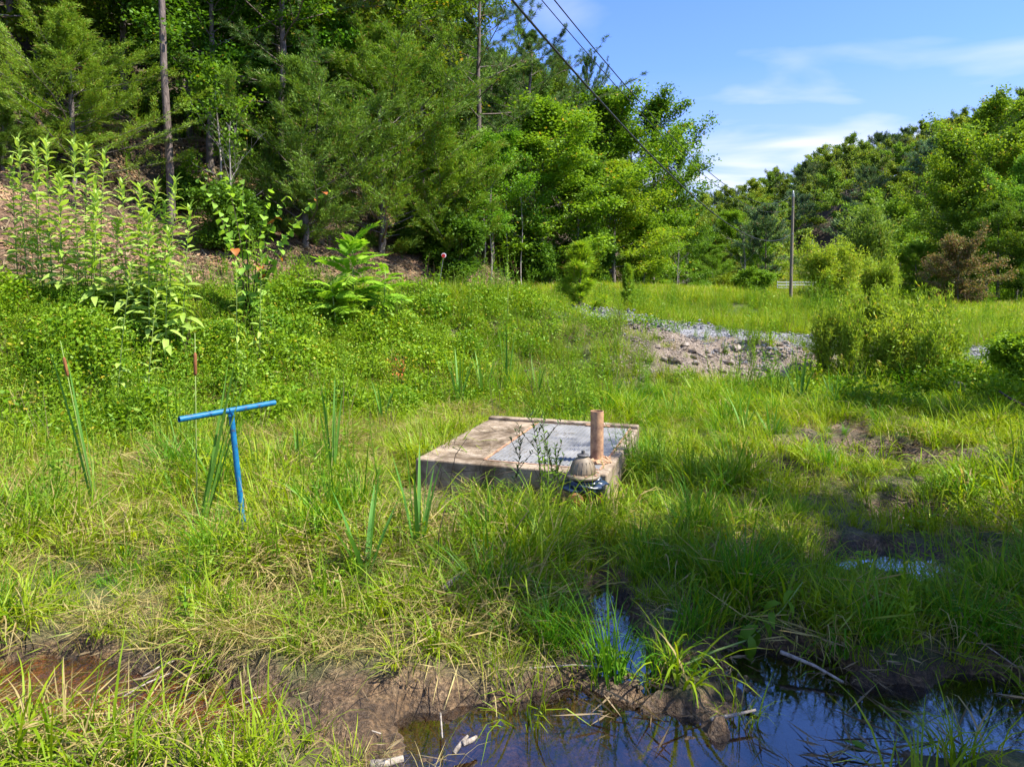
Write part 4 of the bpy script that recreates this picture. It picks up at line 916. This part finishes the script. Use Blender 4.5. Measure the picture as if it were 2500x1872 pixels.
b = MB(); Mx = Matrix.Translation((.08, -.03, .27)) @ Matrix.Rotation(R(90), 4, 'Y') @ Matrix.Rotation(R(10), 4, 'X')
b.lathe([(.040, -.02), (.042, .04), (.052, .042), (.052, .075), (.020, .08)], 18, Mx); b.build('side_cap', M['orange'], hy_t, smooth=True, autosmooth=35)

# small grey valve block near the hatch
# blue T shaped valve key
kb = on(608, 1345, .0); kt = at(564, 1007, 5.10); L0 = at(437, 1024, 4.80); L1 = at(671, 983, 5.42)
key = thing('valve_key', 'blue painted steel T handle leaning out of the grass', 'valve key', (kb.x, kb.y, 0))
o_ = Vector((kb.x, kb.y, 0)); mid = (L0+L1)/2
b = MB(); b.tube([Vector((0, 0, -.25))-(kt-o_)*.02, kt-o_-Vector((0, 0, .0))], .0205, 16); b.build('shaft', M['bluepaint'], key, smooth=True, autosmooth=40)
b = MB(); n = 18; ax = (L1-L0).normalized()
pts = [L0-o_, L1-o_]
b.tube(pts, .0215, n, caps=False); b.tube([pts[0]+ax*.0005, pts[1]-ax*.0005], .0175, n, caps=False)
for e, (p_, s_) in enumerate(((pts[0], 1), (pts[1], -1))):
    b.tube([p_, p_+ax*s_*.001], [.0215, .0175], n, caps=False)
b.build('crossbar', M['bluepaint'], key, smooth=True, autosmooth=40)
b = MB(); wd = (kt-o_); b.tube([wd*.965, wd*.985], [.0225, .026], 14); b.build('weld_bead', M['bluepaint'], key, smooth=True)

# red reflector on a leaning rod
base = at(1066, 660, 24.2); base.z = h1(base.x, base.y); top = at(1083, 626, 24.0)
rf = thing('reflector_marker', 'small round red reflector on a leaning metal rod at the dirt bank', 'reflector', tuple(base))
b = MB(); b.tube([(0, 0, -.2), top-base], .010, 6); b.build('rod', M['steel'], rf)
b = MB(); Mx = Matrix.Translation(top-base+Vector((0, -.02, .02))) @ Matrix.Rotation(R(90), 4, 'X')
b.lathe([(.085, -.008), (.085, .008)], 20, Mx @ Matrix.Translation((.01, .012, -.004))); b.build('rim', M['white'], rf)
b = MB(); b.lathe([(.064, .0), (.066, .016)], 20, Mx); b.build('lens', M['red'], rf)

# utility poles
def pole(name, label, col, row_top, Y, rad, wires_rows=(), arm=False):
    x = at(col, 700, Y).x; z0 = h1(x, Y); zt = at(col, row_top, Y).z
    o = thing(name, label, 'utility pole', (x, Y, z0)); hh = zt-z0
    b = MB(); b.tube([(0, 0, -.5), (0, 0, hh*.5), (0.03, 0, hh)], [rad*1.1, rad, rad*.75], 14); b.build('shaft', M['wood'], o, smooth=True, autosmooth=40)
    b = MB(); b.lathe([(rad*.78, hh-.25), (rad*.80, hh+.02), (rad*.4, hh+.06)], 12, Matrix.Translation((.03, 0, 0))); b.build('pole_cap', M['steel'], o)
    b = MB(); b.lathe([(.05, hh+.05), (.07, hh+.12), (.045, hh+.16), (.06, hh+.22), (.03, hh+.28)], 10, Matrix.Translation((.03, 0, 0))); b.build('insulator', M['white'], o, smooth=True)
    for r_w in wires_rows:
        z = at(col, r_w, Y).z-z0; b = MB(); b.box((-.02, -.16, z), (.12, .14, .10)); b.build('bracket', M['steel'], o)
    if arm:
        b = MB(); b.box((0, -.14, hh-.45), (1.6, .10, .12)); b.build('crossarm', M['wood'], o)
        for s in (-.7, -.35, .7): b = MB(); b.lathe([(.04, hh-.40), (.06, hh-.30), (.03, hh-.22)], 8, Matrix.Translation((s, -.14, 0))); b.build('insulator', M['white'], o, smooth=True)
    return o, x, z0, hh
po, pox, poz, poh = pole('utility_pole', 'tall wooden utility pole standing in the field', 1931, 474, 58, .13, (506, 572))
pole('utility_pole', 'short distant pole with a crossarm, between the tall pole and the willow', 1981, 590, 105, .14, arm=True)
gp_ = Vector((pox+1.9, 60.5, 0)); gp_.z = h1(gp_.x, gp_.y)
b = MB(); b.tube([(pox+.1, 58.1, poz+poh-1.2), (pox+.9, 59, poz+poh-4.6)], .012, 5); o = b.build('guy_wire', M['cable']); tag(o, 'slack wire slanting down from the top of the tall pole', 'wire')
b = MB(); b.tube([(pox+.9, 59, poz+poh-4.6), tuple(gp_)], .010, 4); b2 = b.build('lower_strand', M['cable'], o)

# overhead cables
def cable(label, c0, Y0, c1, row1, sag, rad, name='overhead_cable'):
    A = at(c0, 0, Y0); B = at(c1, row1, 57.9); pts = []
    for i in range(-14, 61):
        t = i/60; p = A+(B-A)*t; p.z -= sag*4*t*(1-t); pts.append(p)
    b = MB(); b.tube(pts, rad, 6); tag(b.build(name, M['cable'], None, smooth=True), label, 'cable', 'cables running to the tall pole')
cable('thickest overhead cable, lowest of the three', 1250, 12, 1929, 573, 1.9, .024)
cable('middle thin overhead cable', 1322, 14, 1929, 507, 1.8, .011)
cable('rightmost overhead cable, nearest the open sky', 1353, 14, 1930, 478, 2.0, .014)

# white board fence far off
fy = 92; x0 = at(1898, 700, fy).x; x1 = at(2020, 700, fy).x
zf = h1(x0, fy); fz0 = zf
fo = thing('white_fence', 'white three rail fence beyond the utility pole', 'fence', (x0, fy, fz0))
k = 0; xx = 0
while xx < x1-x0: b = MB(); b.box((xx, 0, .2), (.10, .10, 1.9)); b.build('post', M['white'], fo); xx += 1.2
for zr in (.28, .66, 1.04): b = MB(); b.box(((x1-x0)/2, -.07, zr), (x1-x0+.1, .035, .13)); b.build('rail', M['white'], fo)

# ------------------------------------------------------------------ single plants, leaf by leaf
def LV(): return (random.randint(2, 34)+random.uniform(.45, .95))/37.7
def leaf_mesh(name, L, W, mat, droop=.5, fold=.25, seg=4, wpos=.4, serr=0, heart=False):
    V, F = [], []; a = [(0, 0)]; x = z = 0
    for i in range(seg+1):
        t = i/seg
        if i: an = .25-droop*(t)**1.1*1.3; x += math.cos(an)*L/seg; z += math.sin(an)*L/seg
        if heart: w_ = W*.5*(math.sin(math.pi*min(1, (t*.93+.07)**.55))**.8 if t < 1 else 0.0)
        else: w_ = W*.5*(math.sin(math.pi*t**(math.log(.5)/math.log(wpos)))**.9 if 0 < t < 1 else .04)
        V += [(x, w_, z+w_*fold), (x, 0, z), (x, -w_, z+w_*fold)]
    F = [f for i in range(seg) for f in ((3*i, 3*i+1, 3*i+4, 3*i+3), (3*i+1, 3*i+2, 3*i+5, 3*i+4))]
    return mesh_np(name, V, F, mat=mat, attrs={'lv': np.full(len(V), LV())}, smooth=True)
def strap_mesh(name, L, W, mat, k, lean, seg=7, fold=.3, twist=.5, kink=None):
    V = []; x = z = 0
    for i in range(seg+1):
        t = i/seg
        if i:
            an = lean+k*t**1.6
            if kink and t > kink: an += 1.1
            x += math.sin(an)*L/seg; z += math.cos(an)*L/seg
        w_ = W*.5*(1-.02*0)*(1-t**4)*(.75+.25*min(1, t*4)); q = twist*t
        V += [(x-math.sin(q)*w_*.5, w_*math.cos(q), z+w_*fold), (x, 0, z), (x+math.sin(q)*w_*.5, -w_*math.cos(q), z+w_*fold)]
    F = [f for i in range(seg) for f in ((3*i, 3*i+1, 3*i+4, 3*i+3), (3*i+1, 3*i+2, 3*i+5, 3*i+4))]
    return mesh_np(name, V, F, mat=mat, attrs={'lv': np.full(len(V), LV())}, smooth=True)
def stem_obj(pts, rad, mat, parent, name='stem'):
    b = MB(); b.tube(pts, rad, 6); me = b.mesh(name, mat, True)
    a = me.attributes.new('lv', 'FLOAT', 'POINT'); a.data.foreach_set('value', [LV()]*len(me.vertices))
    return obj(name, me, parent)
def aim(p, az, el, s, roll=0): return Matrix.Translation(p) @ Matrix.Rotation(az, 4, 'Z') @ Matrix.Rotation(-el, 4, 'Y') @ Matrix.Rotation(roll, 4, 'X') @ Matrix.Diagonal((s, s, s, 1))
WL = [leaf_mesh('leaf', 1, .29, M['weed'], d, .25) for d in (.3, .55, .8)]
def weed(col, row_top, Y, label, lean=0.0, nleaf=56, ll=.36, bend=.12, group=None, leafset=None, thick=.011, y_base=None):
    x = at(col, 700, Y).x; z0 = h1(x, Y); zt = at(col, row_top, Y).z; hh = max(.5, zt-z0)
    o = thing('tall_weed', label, 'weed', (x-lean*hh*.5, Y, z0-.03), 0, group)
    P = lambda t: Vector((lean*hh*t**1.3, bend*hh*.3*t*t, hh*t))
    stem_obj([P(i/6) for i in range(7)], [thick*(1-.7*i/6) for i in range(7)], M['stem'], o)
    LS = leafset or WL
    for i in range(nleaf):
        t = .10+.90*(i/nleaf)**.85; s = ll*(1.1-.62*t)*random.uniform(.8, 1.15)
        q = i*2.4+random.uniform(-.3, .3); e = (.1+.75*t**2)+random.uniform(-.2, .2)
        obj('leaf', LS[i % len(LS)], o, aim(P(t), q+random.uniform(-.4, .4), e+random.uniform(-.25, .1)-(.5 if random.random() < .12 else 0), s*random.uniform(.75, 1.1), random.uniform(-.6, .6)))
    for i in range(9): obj('leaf', LS[0], o, aim(P(1-.02*i), i*2.4, 1.0+random.uniform(-.3, .2), ll*.42))
    return o
tops = [(58, 332, 10.6, -.05), (92, 345, 10.9, -.02), (122, 335, 10.6, -.03), (150, 420, 10.3, 0), (188, 342, 10.5, -.03), (212, 350, 10.9, .02), (250, 366, 10.5, .04), (232, 470, 10.2, .03),
        (305, 438, 10.4, -.04), (343, 448, 10.6, 0), (380, 442, 10.8, .02), (421, 432, 10.7, .05), (362, 520, 10.2, 0), (452, 500, 10.3, .06), (405, 560, 10.1, .03)]
WLAB = ['tall leafy weed at the far left of the row', 'second tall weed from the left', 'tall weed in the middle of the left cluster', 'shorter weed in front of the left cluster', 'tall weed with crowded top, in front of the cedar', 'tall weed behind the crowded topped one',
        'rightmost tall weed of the left cluster', 'shorter weed at the right foot of the left cluster', 'first weed of the lower right hand cluster', 'slim weed second in the lower cluster', 'weed just left of the tall pine trunk', 'weed growing in front of the tall pine trunk', 'short weed low in the right hand cluster', 'weed leaning right beside the redbud shoots', 'short weed below the foot of the tall pine']
for (c_, r_t, Y, ln), lb in zip(tops, WLAB): weed(c_, r_t, Y, lb, ln)
for i in range(7):
    c_ = 40+i*60+random.uniform(-10, 10); weed(c_, 350+random.uniform(0, 60)+(95 if c_ > 270 else 0)+random.uniform(0, 60), random.uniform(10.2, 11.2), 'leafy tall weed crowded among its neighbours in the row at left', random.uniform(-.05, .05), 40, group='crowded tall weeds in the row at left')
weed(295, 640, 9.0, 'pale weed standing lower on the slope, leaning right', .10, 40, .27)
weed(362, 705, 8.9, 'smaller pale weed right of the one leaning on the slope', .08, 34, .25)
weed(575, 640, 10.2, 'leafy weed on the slope left of the compound leaved shrub', 0, 36, .25)
weed(633, 608, 10.4, 'light green weed rising above the vines near the dirt bank', .02, 36, .24)
weed(1240, 640, 14.5, 'leafy weed on the crest of the bank above the vault', 0, 20, .16)
# redbud shoots: arching stems with heart shaped leaves
HL = [leaf_mesh('leaf', 1, 1.0, M['heart'], .35, .15, 5, heart=True), leaf_mesh('leaf', 1, .95, M['heart'], .6, .2, 5, heart=True), leaf_mesh('leaf', 1, .95, M['redleaf'], .6, .2, 5, heart=True)]
rb = at(610, 700, 11.3); rb.z = h1(rb.x, rb.y)
o = thing('redbud_shrub', 'arching shrub with large heart shaped leaves on the slope', 'shrub', tuple(rb))
for (c_, r_, Y) in [(485, 436, 11.0), (545, 425, 11.5), (590, 440, 11.2), (662, 462, 11.4), (700, 480, 11.1), (800, 462, 11.3), (540, 520, 10.9), (730, 540, 11.0)]:
    e = at(c_, r_, Y)-rb; P0 = Vector((0, 0, 0)); P1 = Vector((e.x*.35, e.y*.5, e.z*.75)); pts = []
    for i in range(9):
        t = i/8; pts.append(P0*(1-t)**2+P1*2*t*(1-t)+e*t*t)
    stem_obj(pts, [.012*(1-.8*i/8) for i in range(9)], M['darkstem'], o, 'branch')
    for i in range(22):
        t = .12+.88*i/21; p = P0*(1-t)**2+P1*2*t*(1-t)+e*t*t; q = math.atan2(e.y, e.x)+(1.2 if i % 2 else -1.2)+random.uniform(-.5, .5)
        obj('leaf', HL[2 if random.random() < .03 else i % 2], o, aim(p, q, random.uniform(-.9, .1), random.uniform(.13, .19)*(1.15-.5*t), random.uniform(-.8, .8)))
# compound leaved sumac shrub
def frond_mesh(L, np_, ll, lw, mat, seed):
    V, Fq, A = [], [], []; rng = RS(seed); parts = []
    P, D, LL = [], [], []
    for i in range(np_):
        t = .15+.85*i/(np_-1); x = L*t*math.cos(.2); z = L*(.35*t-.55*t*t)
        for s in (-1, 1): P.append((x, 0, z)); D.append((.45, s, -.15+rng.uniform(-.1, .1))); LL.append(ll*(1.15-.6*abs(t-.45)))
    P.append((L, 0, -.2*L)); D.append((1, 0, -.3)); LL.append(ll)
    parts.append(leaves(np.array(P), np.array(D), np.array(LL), np.array(LL)*lw, rng, .9, .12))
    xs = [(L*t*math.cos(.2), L*(.35*t-.55*t*t)) for t in (0, .25, .5, .75, 1)]
    v = np.array([(x, sgn*.004, z) for x, z in xs for sgn in (-1, 1)]); parts.append((v, np.array([[2*i, 2*i+1, 2*i+3, 2*i+2] for i in range(4)]), np.full(10, .2)))
    V, Fq, A = join(parts); return mesh_np('frond', V, Fq, mat=mat, attrs={'lv': A})
M['sumac'] = leaf_mat('sumac_leaf', (.16, .36, .02), (.34, .52, .05), trans=.45)
FM = [frond_mesh(.5, 12, .17, .40, M['sumac'], i) for i in range(3)]
def sumac(col, row, Y, hh, label, nf, s, lean=0):
    b = at(col, 700, Y); z0 = h1(b.x, Y); o = thing('sumac_shrub', label, 'shrub', (b.x, Y, z0))
    stem_obj([(0, 0, -.1), (lean*hh*.4, 0, hh*.5), (lean*hh, 0, hh)], [.018, .012, .006], M['stem'], o)
    for i in range(nf):
        t = .35+.65*i/nf; obj('frond', FM[i % 3], o, aim(Vector((lean*hh*t**1.3, 0, hh*t)), i*2.4+random.uniform(-.6, .6), .25+.5*t**3+random.uniform(-.35, .3), s*(1.15-.45*t)*random.uniform(.65, 1.15), random.uniform(-.5, .5)))
    return o
sumac(862, 490, 12.6, 1.55, 'bright compound leaved shrub, its top against the dark wood', 30, 1.3, .0)
sumac(935, 560, 12.9, 1.05, 'shorter compound leaved shrub right of the taller one', 16, 1.2, .05)
sumac(820, 600, 12.2, .9, 'low compound leaved shrub at the left foot of the taller one', 14, 1.1, -.1)
# cattails
CM = {}
def cattail(col, row_base, Y, hgt, n, spread, label, spike=None, bend=.25, W=.020, top_dx=0, mat='reed', group=None):
    p = on(col, row_base, .03) if Y is None else at(col, 700, Y); z0 = h1(p.x, p.y)
    o = thing('cattail', label, 'cattail', (p.x, p.y, z0-.03), 0, group)
    for i in range(n):
        kk_ = (round(hgt, 1), i % 4, mat, round(W, 3), round(bend, 2), spread)
        if kk_ not in CM: CM[kk_] = strap_mesh('leaf', hgt*(1.0, .85, .93, .72)[i % 4], 1.35*W*(1, .85, .9, .8)[i % 4], M[mat], bend*(.2, .7, 1.1, .5)[i % 4], spread*(.15, .6, 1.0, .8)[i % 4])
        q = i*2.4+random.uniform(-.3, .3)
        Mx = Matrix.Translation((math.cos(q)*.02, math.sin(q)*.02, 0)) @ Matrix.Rotation(math.atan(top_dx/hgt), 4, 'Y') @ Matrix.Rotation(q, 4, 'Z')
        obj('leaf', CM[kk_], o, Mx)
    if spike:
        hs, dx = spike; pts = [(0, 0, 0), (dx*.5, 0, hs*.5), (dx, 0, hs)]
        st = stem_obj(pts, [.006, .005, .003], M['stem'], o)
        b = MB(); v = Vector((dx, 0, hs)); b.tube([v*.80, v*.81, v*.90, v*.91], [.004, .012, .012, .004], 10); b.build('seed_head', M['spike'], o, smooth=True)
    return o
cattail(238, 1290, None, 1.62, 5, .06, 'tall narrow cattail at left with a dark brown spike', (1.45, -.25), .12, .018, -.22)
cattail(482, 1330, None, 1.70, 6, .08, 'cattail with an orange brown spike behind the blue T handle', (1.62, .02), .15, .020, .38)
cattail(812, 1195, None, 1.18, 9, .18, 'upright cattail fan left of the concrete box', None, .2, .024)
cattail(728, 1165, None, .55, 5, .2, 'short cattail left of the upright fan', None, .3, .018)
cattail(893, 1450, None, .72, 9, .55, 'spreading bright cattail shoots in the foreground', None, .35, .026)
cattail(1022, 1385, None, .95, 7, .35, 'dark green cattail blades before the left corner of the concrete box', None, .3, .024)
cattail(1120, 985, 10.6, 1.15, 9, .35, 'cattail cluster at the foot of the bank above the box', None, .3, .026)
cattail(1180, 985, 11.0, 1.05, 8, .3, 'second cattail cluster at the foot of the bank', None, .3, .026)
cattail(1238, 985, 11.6, 1.55, 6, .12, 'tallest slim cattail in the middle of the bank', None, .2, .024)
cattail(1310, 985, 11.0, .95, 7, .3, 'cattail cluster right of the slim tall one', None, .4, .024)
cattail(1420, 985, 10.4, .85, 6, .3, 'cattail blades behind the concrete box', None, .4, .024)
cattail(1500, 985, 10.6, .80, 6, .35, 'cattail blades behind the rusty pipe', None, .4, .022)
cattail(1960, 1000, 10.9, .95, 12, .40, 'dark cattail clump below the rocky bank', None, .3, .030)
cattail(2040, 1020, 10.2, .75, 8, .4, 'smaller cattail clump right of the dark one', None, .4, .024)
cattail(1822, 1085, 8.7, .62, 9, .45, 'cattail clump in the bright grass right of the box', None, .4, .024)
cattail(1890, 1095, 8.5, .50, 7, .6, 'low cattail clump beside the one in the bright grass', None, .5, .022)
cattail(930, 1010, 9.6, .75, 6, .4, 'cattail blades at the foot of the bank left of centre', None, .4, .022)
cattail(1640, 1010, 10.0, .6, 6, .4, 'cattail blades right of the rusty pipe', None, .4, .020)

# dark leafy sprigs in front of the hatch
DW = [leaf_mesh('leaf', 1, .26, M['darkweed'], d, .3) for d in (.1, .5)]
for i, (c_, rt, lb) in enumerate([(1250, 1045, 'left dark leafed sprig in front of the hatch'), (1300, 1012, 'tallest dark leafed sprig in front of the hatch'), (1352, 1018, 'right dark leafed sprig in front of the hatch'), (1396, 1092, 'short dark sprig left of the hydrant')]):
    Y = 5.75; x = at(c_, 700, Y).x-.03; z0 = h1(x, Y); hh = at(c_, rt, Y).z-z0
    o = thing('dark_sprig', lb, 'plant', (x, Y, z0))
    P = lambda t: Vector((.10*math.sin(t*2+i), .05*t, hh*t))
    stem_obj([P(k/6) for k in range(7)], [.0045*(1-.6*k/6) for k in range(7)], M['darkstem'], o)
    for k in range(26):
        t = .3+.7*k/25; obj('leaf', DW[k % 2], o, aim(P(t), k*2.4, random.uniform(.3, 1.0), random.uniform(.05, .085), 0))
    for k in range(3):
        t = .45+.15*k; q = k*2.2+i; e = P(t)+Vector((math.cos(q)*.13, math.sin(q)*.06, .16)); stem_obj([P(t), (P(t)+e)/2+Vector((0, 0, .01)), e], [.003, .0025, .002], M['darkstem'], o, 'twig')
        for m in range(8): obj('leaf', DW[m % 2], o, aim(P(t)+(e-P(t))*(m+1)/8, m*2.4, random.uniform(.2, 1), .055))
# foreground broad leaved plants
BL = [leaf_mesh('leaf', 1, .34, M['broad'], d, .2) for d in (.4, .8, 1.1)]
def rosette(name, col, row, hh, n, s, label, el=.6, LS=BL, cat='plant', col_=(1, 1, 1), lean=(0, 0)):
    p = on(col, row, .05); z0 = h1(p.x, p.y); o = thing(name, label, cat, (p.x, p.y, z0))
    P = lambda t: Vector((lean[0]*t, lean[1]*t, hh*t))
    stem_obj([P(0)-Vector((0, 0, .03)), P(.5), P(1)], [.005, .004, .003], M['stem'], o)
    for i in range(n):
        t = .2+.8*i/n; c = obj('leaf', LS[i % 3], o, aim(P(t), i*2.4, el*t+random.uniform(-.2, .2), s*(1.2-.5*t), 0)); c.color = tuple(col_)+(1,)
    return o
rosette('leafy_plant', 1500, 1640, .16, 16, .13, 'bright leafy plant at the edge of the water channel', .6)
rosette('leafy_plant', 2135, 1800, .05, 10, .19, 'flat leafy rosette between the puddles at bottom right', .25, col_=(.8, .9, .9))
rosette('leafy_plant', 2110, 1380, .22, 18, .12, 'bright leafy plant in the sun patch at right', .5)
rosette('leafy_plant', 1290, 1345, .22, 18, .10, 'leafy plant in the shaded grass before the box', .5)
rosette('leafy_plant', 770, 1390, .30, 20, .09, 'leafy plant right of the blue T handle foot', .5)
rosette('leafy_plant', 455, 1560, .25, 18, .08, 'leafy plant above the rusty rivulet', .5)
rosette('leafy_plant', 1330, 1320, .22, 16, .10, 'second leafy plant in the shaded grass before the box', .5)
# drooping large leaved stem lying over at right
st = on(1665, 1625, .12); o = thing('drooping_plant', 'long stem arching over the puddle with large drooping leaves', 'plant', tuple(st))
e1 = at(1830, 1560, 3.62)-st; e2 = at(1960, 1420, 3.75)-st
stem_obj([(0, 0, 0), e1*.5+Vector((0, 0, .01)), e1, (e1+e2)/2+Vector((.03, 0, 0)), e2], [.006, .006, .005, .004, .003], M['stem'], o)
for i in range(15):
    t = i/14; p = e1*(.85+.15*t)+(e2-e1)*t; obj('leaf', BL[2], o, aim(p, i*2.4, random.uniform(-.9, .1), random.uniform(.10, .19)*(1.1-.4*t), random.uniform(-.5, .5))).color = (.8, .85, .8, 1)
# reddish sprig on the bank
RL = [leaf_mesh('leaf', 1, .42, M['redleaf'], d, .2) for d in (.2, .5, .8)]
p = at(975, 870, 10.9); z0 = h1(p.x, p.y); o = thing('red_sprig', 'sprig of red leaves among the vines left of the cattails', 'plant', (p.x, p.y, z0))
for k in range(5):
    e = Vector((random.uniform(-.28, .28), random.uniform(-.1, .1), max(.2, p.z-z0)*random.uniform(.8, 1.1))); stem_obj([(0, 0, 0), e*.5, e], [.004, .003, .002], M['darkstem'], o)
    for i in range(9): obj('leaf', RL[i % 3], o, aim(e*(.5+.5*i/8), i*2.4, random.uniform(-.2, .6), random.uniform(.05, .085)))
# white flower heads at right
M['petal'] = simple('white_petal', [(.3, (.55, .6, .5)), (.7, (.75, .78, .7))], 40, .8)
for (c_, r_), lb in zip([(1969, 1380), (1945, 1396), (1990, 1391)], ['highest white flower head in the shaded grass at right', 'left white flower head in the shaded grass', 'right white flower head in the shaded grass']):
    Y = 4.9; p = at(c_, r_, Y); z0 = h1(p.x, p.y); o = thing('white_flower', lb, 'flower', (p.x, p.y, z0))
    hh = p.z-z0; stem_obj([(0, 0, 0), (.01, 0, hh*.5), (0, 0, hh)], [.003, .002, .002], M['stem'], o)
    b = MB(); rr = RS(int(c_))
    for k in range(16):
        q = rr.rand()*6.28; r0 = .014*math.sqrt(rr.rand()); b.box((r0*math.cos(q), r0*math.sin(q), hh+rr.rand()*.006), (.006, .006, .006), Euler((rr.rand(), rr.rand(), q)).to_matrix())
    b.build('flower_head', M['petal'], o)

# ------------------------------------------------------------------ dead stalks, sticks, stones
def stick(name, label, cat, pix, rad, mat, z=(.06, .06), Ys=None, split=0, group=None):
    pts = []
    for i, (c_, r_) in enumerate(pix):
        if Ys: pts.append(at(c_, r_, Ys[i]))
        else: zz_ = z[0]+(z[1]-z[0])*i/(len(pix)-1); pts.append(on(c_, r_, zz_))
    o_ = pts[0].copy(); pts = [p-o_ for p in pts]
    b = MB(); k = len(pts); b.tube(pts, [rad*(1-.45*i/(k-1)) for i in range(k)], 8)
    if not split: ob = b.build(name, mat, None, smooth=True); ob.location = o_
    else:
        ob = thing(name, label, cat, tuple(o_)); b.build('stalk', mat, ob, smooth=True)
        for s in range(split):
            b = MB(); off = Vector((0, 0, .008+.006*s)); b.tube([p+off*(1 if i else .2)+Vector((random.uniform(-.01, .01), random.uniform(-.01, .01), 0)) for i, p in enumerate(pts)], [rad*.6]*k, 5); b.build('leaf_sheath', mat, ob)
    return tag(ob, label, cat, group)
stick('dead_stalk', 'long split dead cattail stalk lying towards the lower left', 'stalk', [(935, 1560), (1000, 1500), (1065, 1455), (1120, 1412)], .012, M['deadwood'], (.05, .28), split=3)
stick('dead_stalk', 'bent dead reed standing like a broken fork in the grass', 'stalk', [(1185, 1500), (1192, 1435), (1215, 1432)], .010, M['deadwood'], Ys=[4.2, 4.15, 4.15], split=1)
stick('dead_stalk', 'short broken reed tip rising from the bent reed', 'stalk', [(1180, 1470), (1186, 1432), (1196, 1404)], .007, M['deadwood'], Ys=[4.2, 4.15, 4.15])
stick('log', 'short pale grey log end lying on the mud bank', 'log', [(1166, 1628), (1185, 1606), (1202, 1596)], .019, M['deadwood'], (.05, .11))
stick('bare_weed', 'thin dark bare stem rising left of the vault face', 'stem', [(1100, 1290), (1100, 1170), (1112, 1110), (1140, 1070)], .0045, M['darkstem'], Ys=[5.5, 5.55, 5.5, 5.5])
stick('bare_weed', 'thin bare purple stem standing in the foreground', 'stem', [(1065, 1500), (1066, 1400), (1072, 1300), (1088, 1235)], .004, M['darkstem'], Ys=[4.2, 4.2, 4.2, 4.2])
stick('bare_weed', 'dark bare stem slanting right above the bent reed', 'stem', [(1190, 1420), (1225, 1340), (1262, 1285), (1288, 1250)], .005, M['darkstem'], Ys=[4.4, 4.45, 4.5, 4.5])
stick('bare_weed', 'dark curved twig arching across the vault face', 'stem', [(1085, 1260), (1110, 1210), (1180, 1165), (1260, 1148)], .004, M['darkstem'], Ys=[5.3, 5.35, 5.5, 5.6])
stick('stick', 'long grey stick sloping down to the lower right puddle', 'stick', [(1905, 1590), (1990, 1625), (2060, 1665)], .011, M['deadwood'], (.09, .03))
stick('stick', 'pale stick on the mud beside the lower right water', 'stick', [(1735, 1755), (1790, 1745), (1845, 1732)], .010, M['deadwood'], (.05, .06))
stick('stick', 'thin curved twig at the right edge above the water', 'stick', [(2325, 1440), (2350, 1500), (2400, 1570), (2480, 1625)], .006, M['deadwood'], (.22, .08))
stick('stick', 'curled pale stick near the centre right grass', 'stick', [(1625, 1487), (1650, 1492), (1680, 1505)], .009, M['deadwood'], (.14, .12))
stick('stick', 'pale chip of wood pointing into the puddle', 'stick', [(1108, 1838), (1125, 1815), (1142, 1795)], .011, M['deadwood'], (.03, .06))
stick('stick', 'flat pale splinter at the left rim of the puddle', 'stick', [(1130, 1815), (1150, 1807), (1163, 1798)], .014, M['deadwood'], (.05, .05))
stick('stick', 'dark branch stub leaning at the right edge of the bank', 'stick', [(2500, 990), (2470, 975), (2440, 955)], .022, M['darkstem'], Ys=[9.0, 9.1, 9.3])
stick('stick', 'long thin twig lying across the mud in the centre', 'stick', [(1190, 1637), (1300, 1630), (1400, 1622), (1490, 1628)], .005, M['deadwood'], (.09, .09))
stick('log', 'pale flat driftwood piece at the bottom edge', 'log', [(905, 1868), (945, 1862), (985, 1850)], .022, M['deadwood'], (.05, .06))
for i, (a, b2) in enumerate([((600, 1715), (640, 1700)), ((720, 1560), (800, 1545)), ((300, 1700), (420, 1640)), ((870, 1700), (960, 1660)), ((870, 1780), (930, 1790)), ((1075, 1740), (1080, 1800)), ((430, 1610), (350, 1650))]):
    stick('twig', 'small dry twig lying on the brown mud', 'twig', [a, ((a[0]+b2[0])/2, (a[1]+b2[1])/2-4), b2], .005, M['deadwood'], (.06, .07), group='dry twigs on the mud')
# larger rocks of the stone bank
r_ = RS(9); sm_ = [stone_proto('rock', M['rock'], 50+i) for i in range(5)]
for i in range(46):
    c_, rr = r_.uniform(1610, 1990), r_.uniform(835, 930); x = at(c_, 700, 13.2).x; y = 12.9+1.1*(930-rr)/95
    o = obj('rock', sm_[i % 5]); s = r_.uniform(.8, 2.4); o.location = (x, y, h1(x, y)+.01*s); o.rotation_euler = (r_.normal(0, .4), r_.normal(0, .4), r_.rand()*6.3); o.scale = (s,)*3
    tag(o, 'tan broken rock on the stony bank below the track', 'rock', 'rocks on the stony bank')
for (c_, rr, Y, s, lb) in [(2330, 958, 11.2, 3.4, 'reddish clay lump at the right among the vines'), (1420, 703, 17.5, 2.2, 'pale stone on the crest of the bank')]:
    p = at(c_, rr, Y); o = obj('rock', sm_[1]); o.location = (p.x, Y, h1(p.x, Y)+.05*s); o.scale = (s, s*.8, s*1.3); tag(o, lb, 'rock')
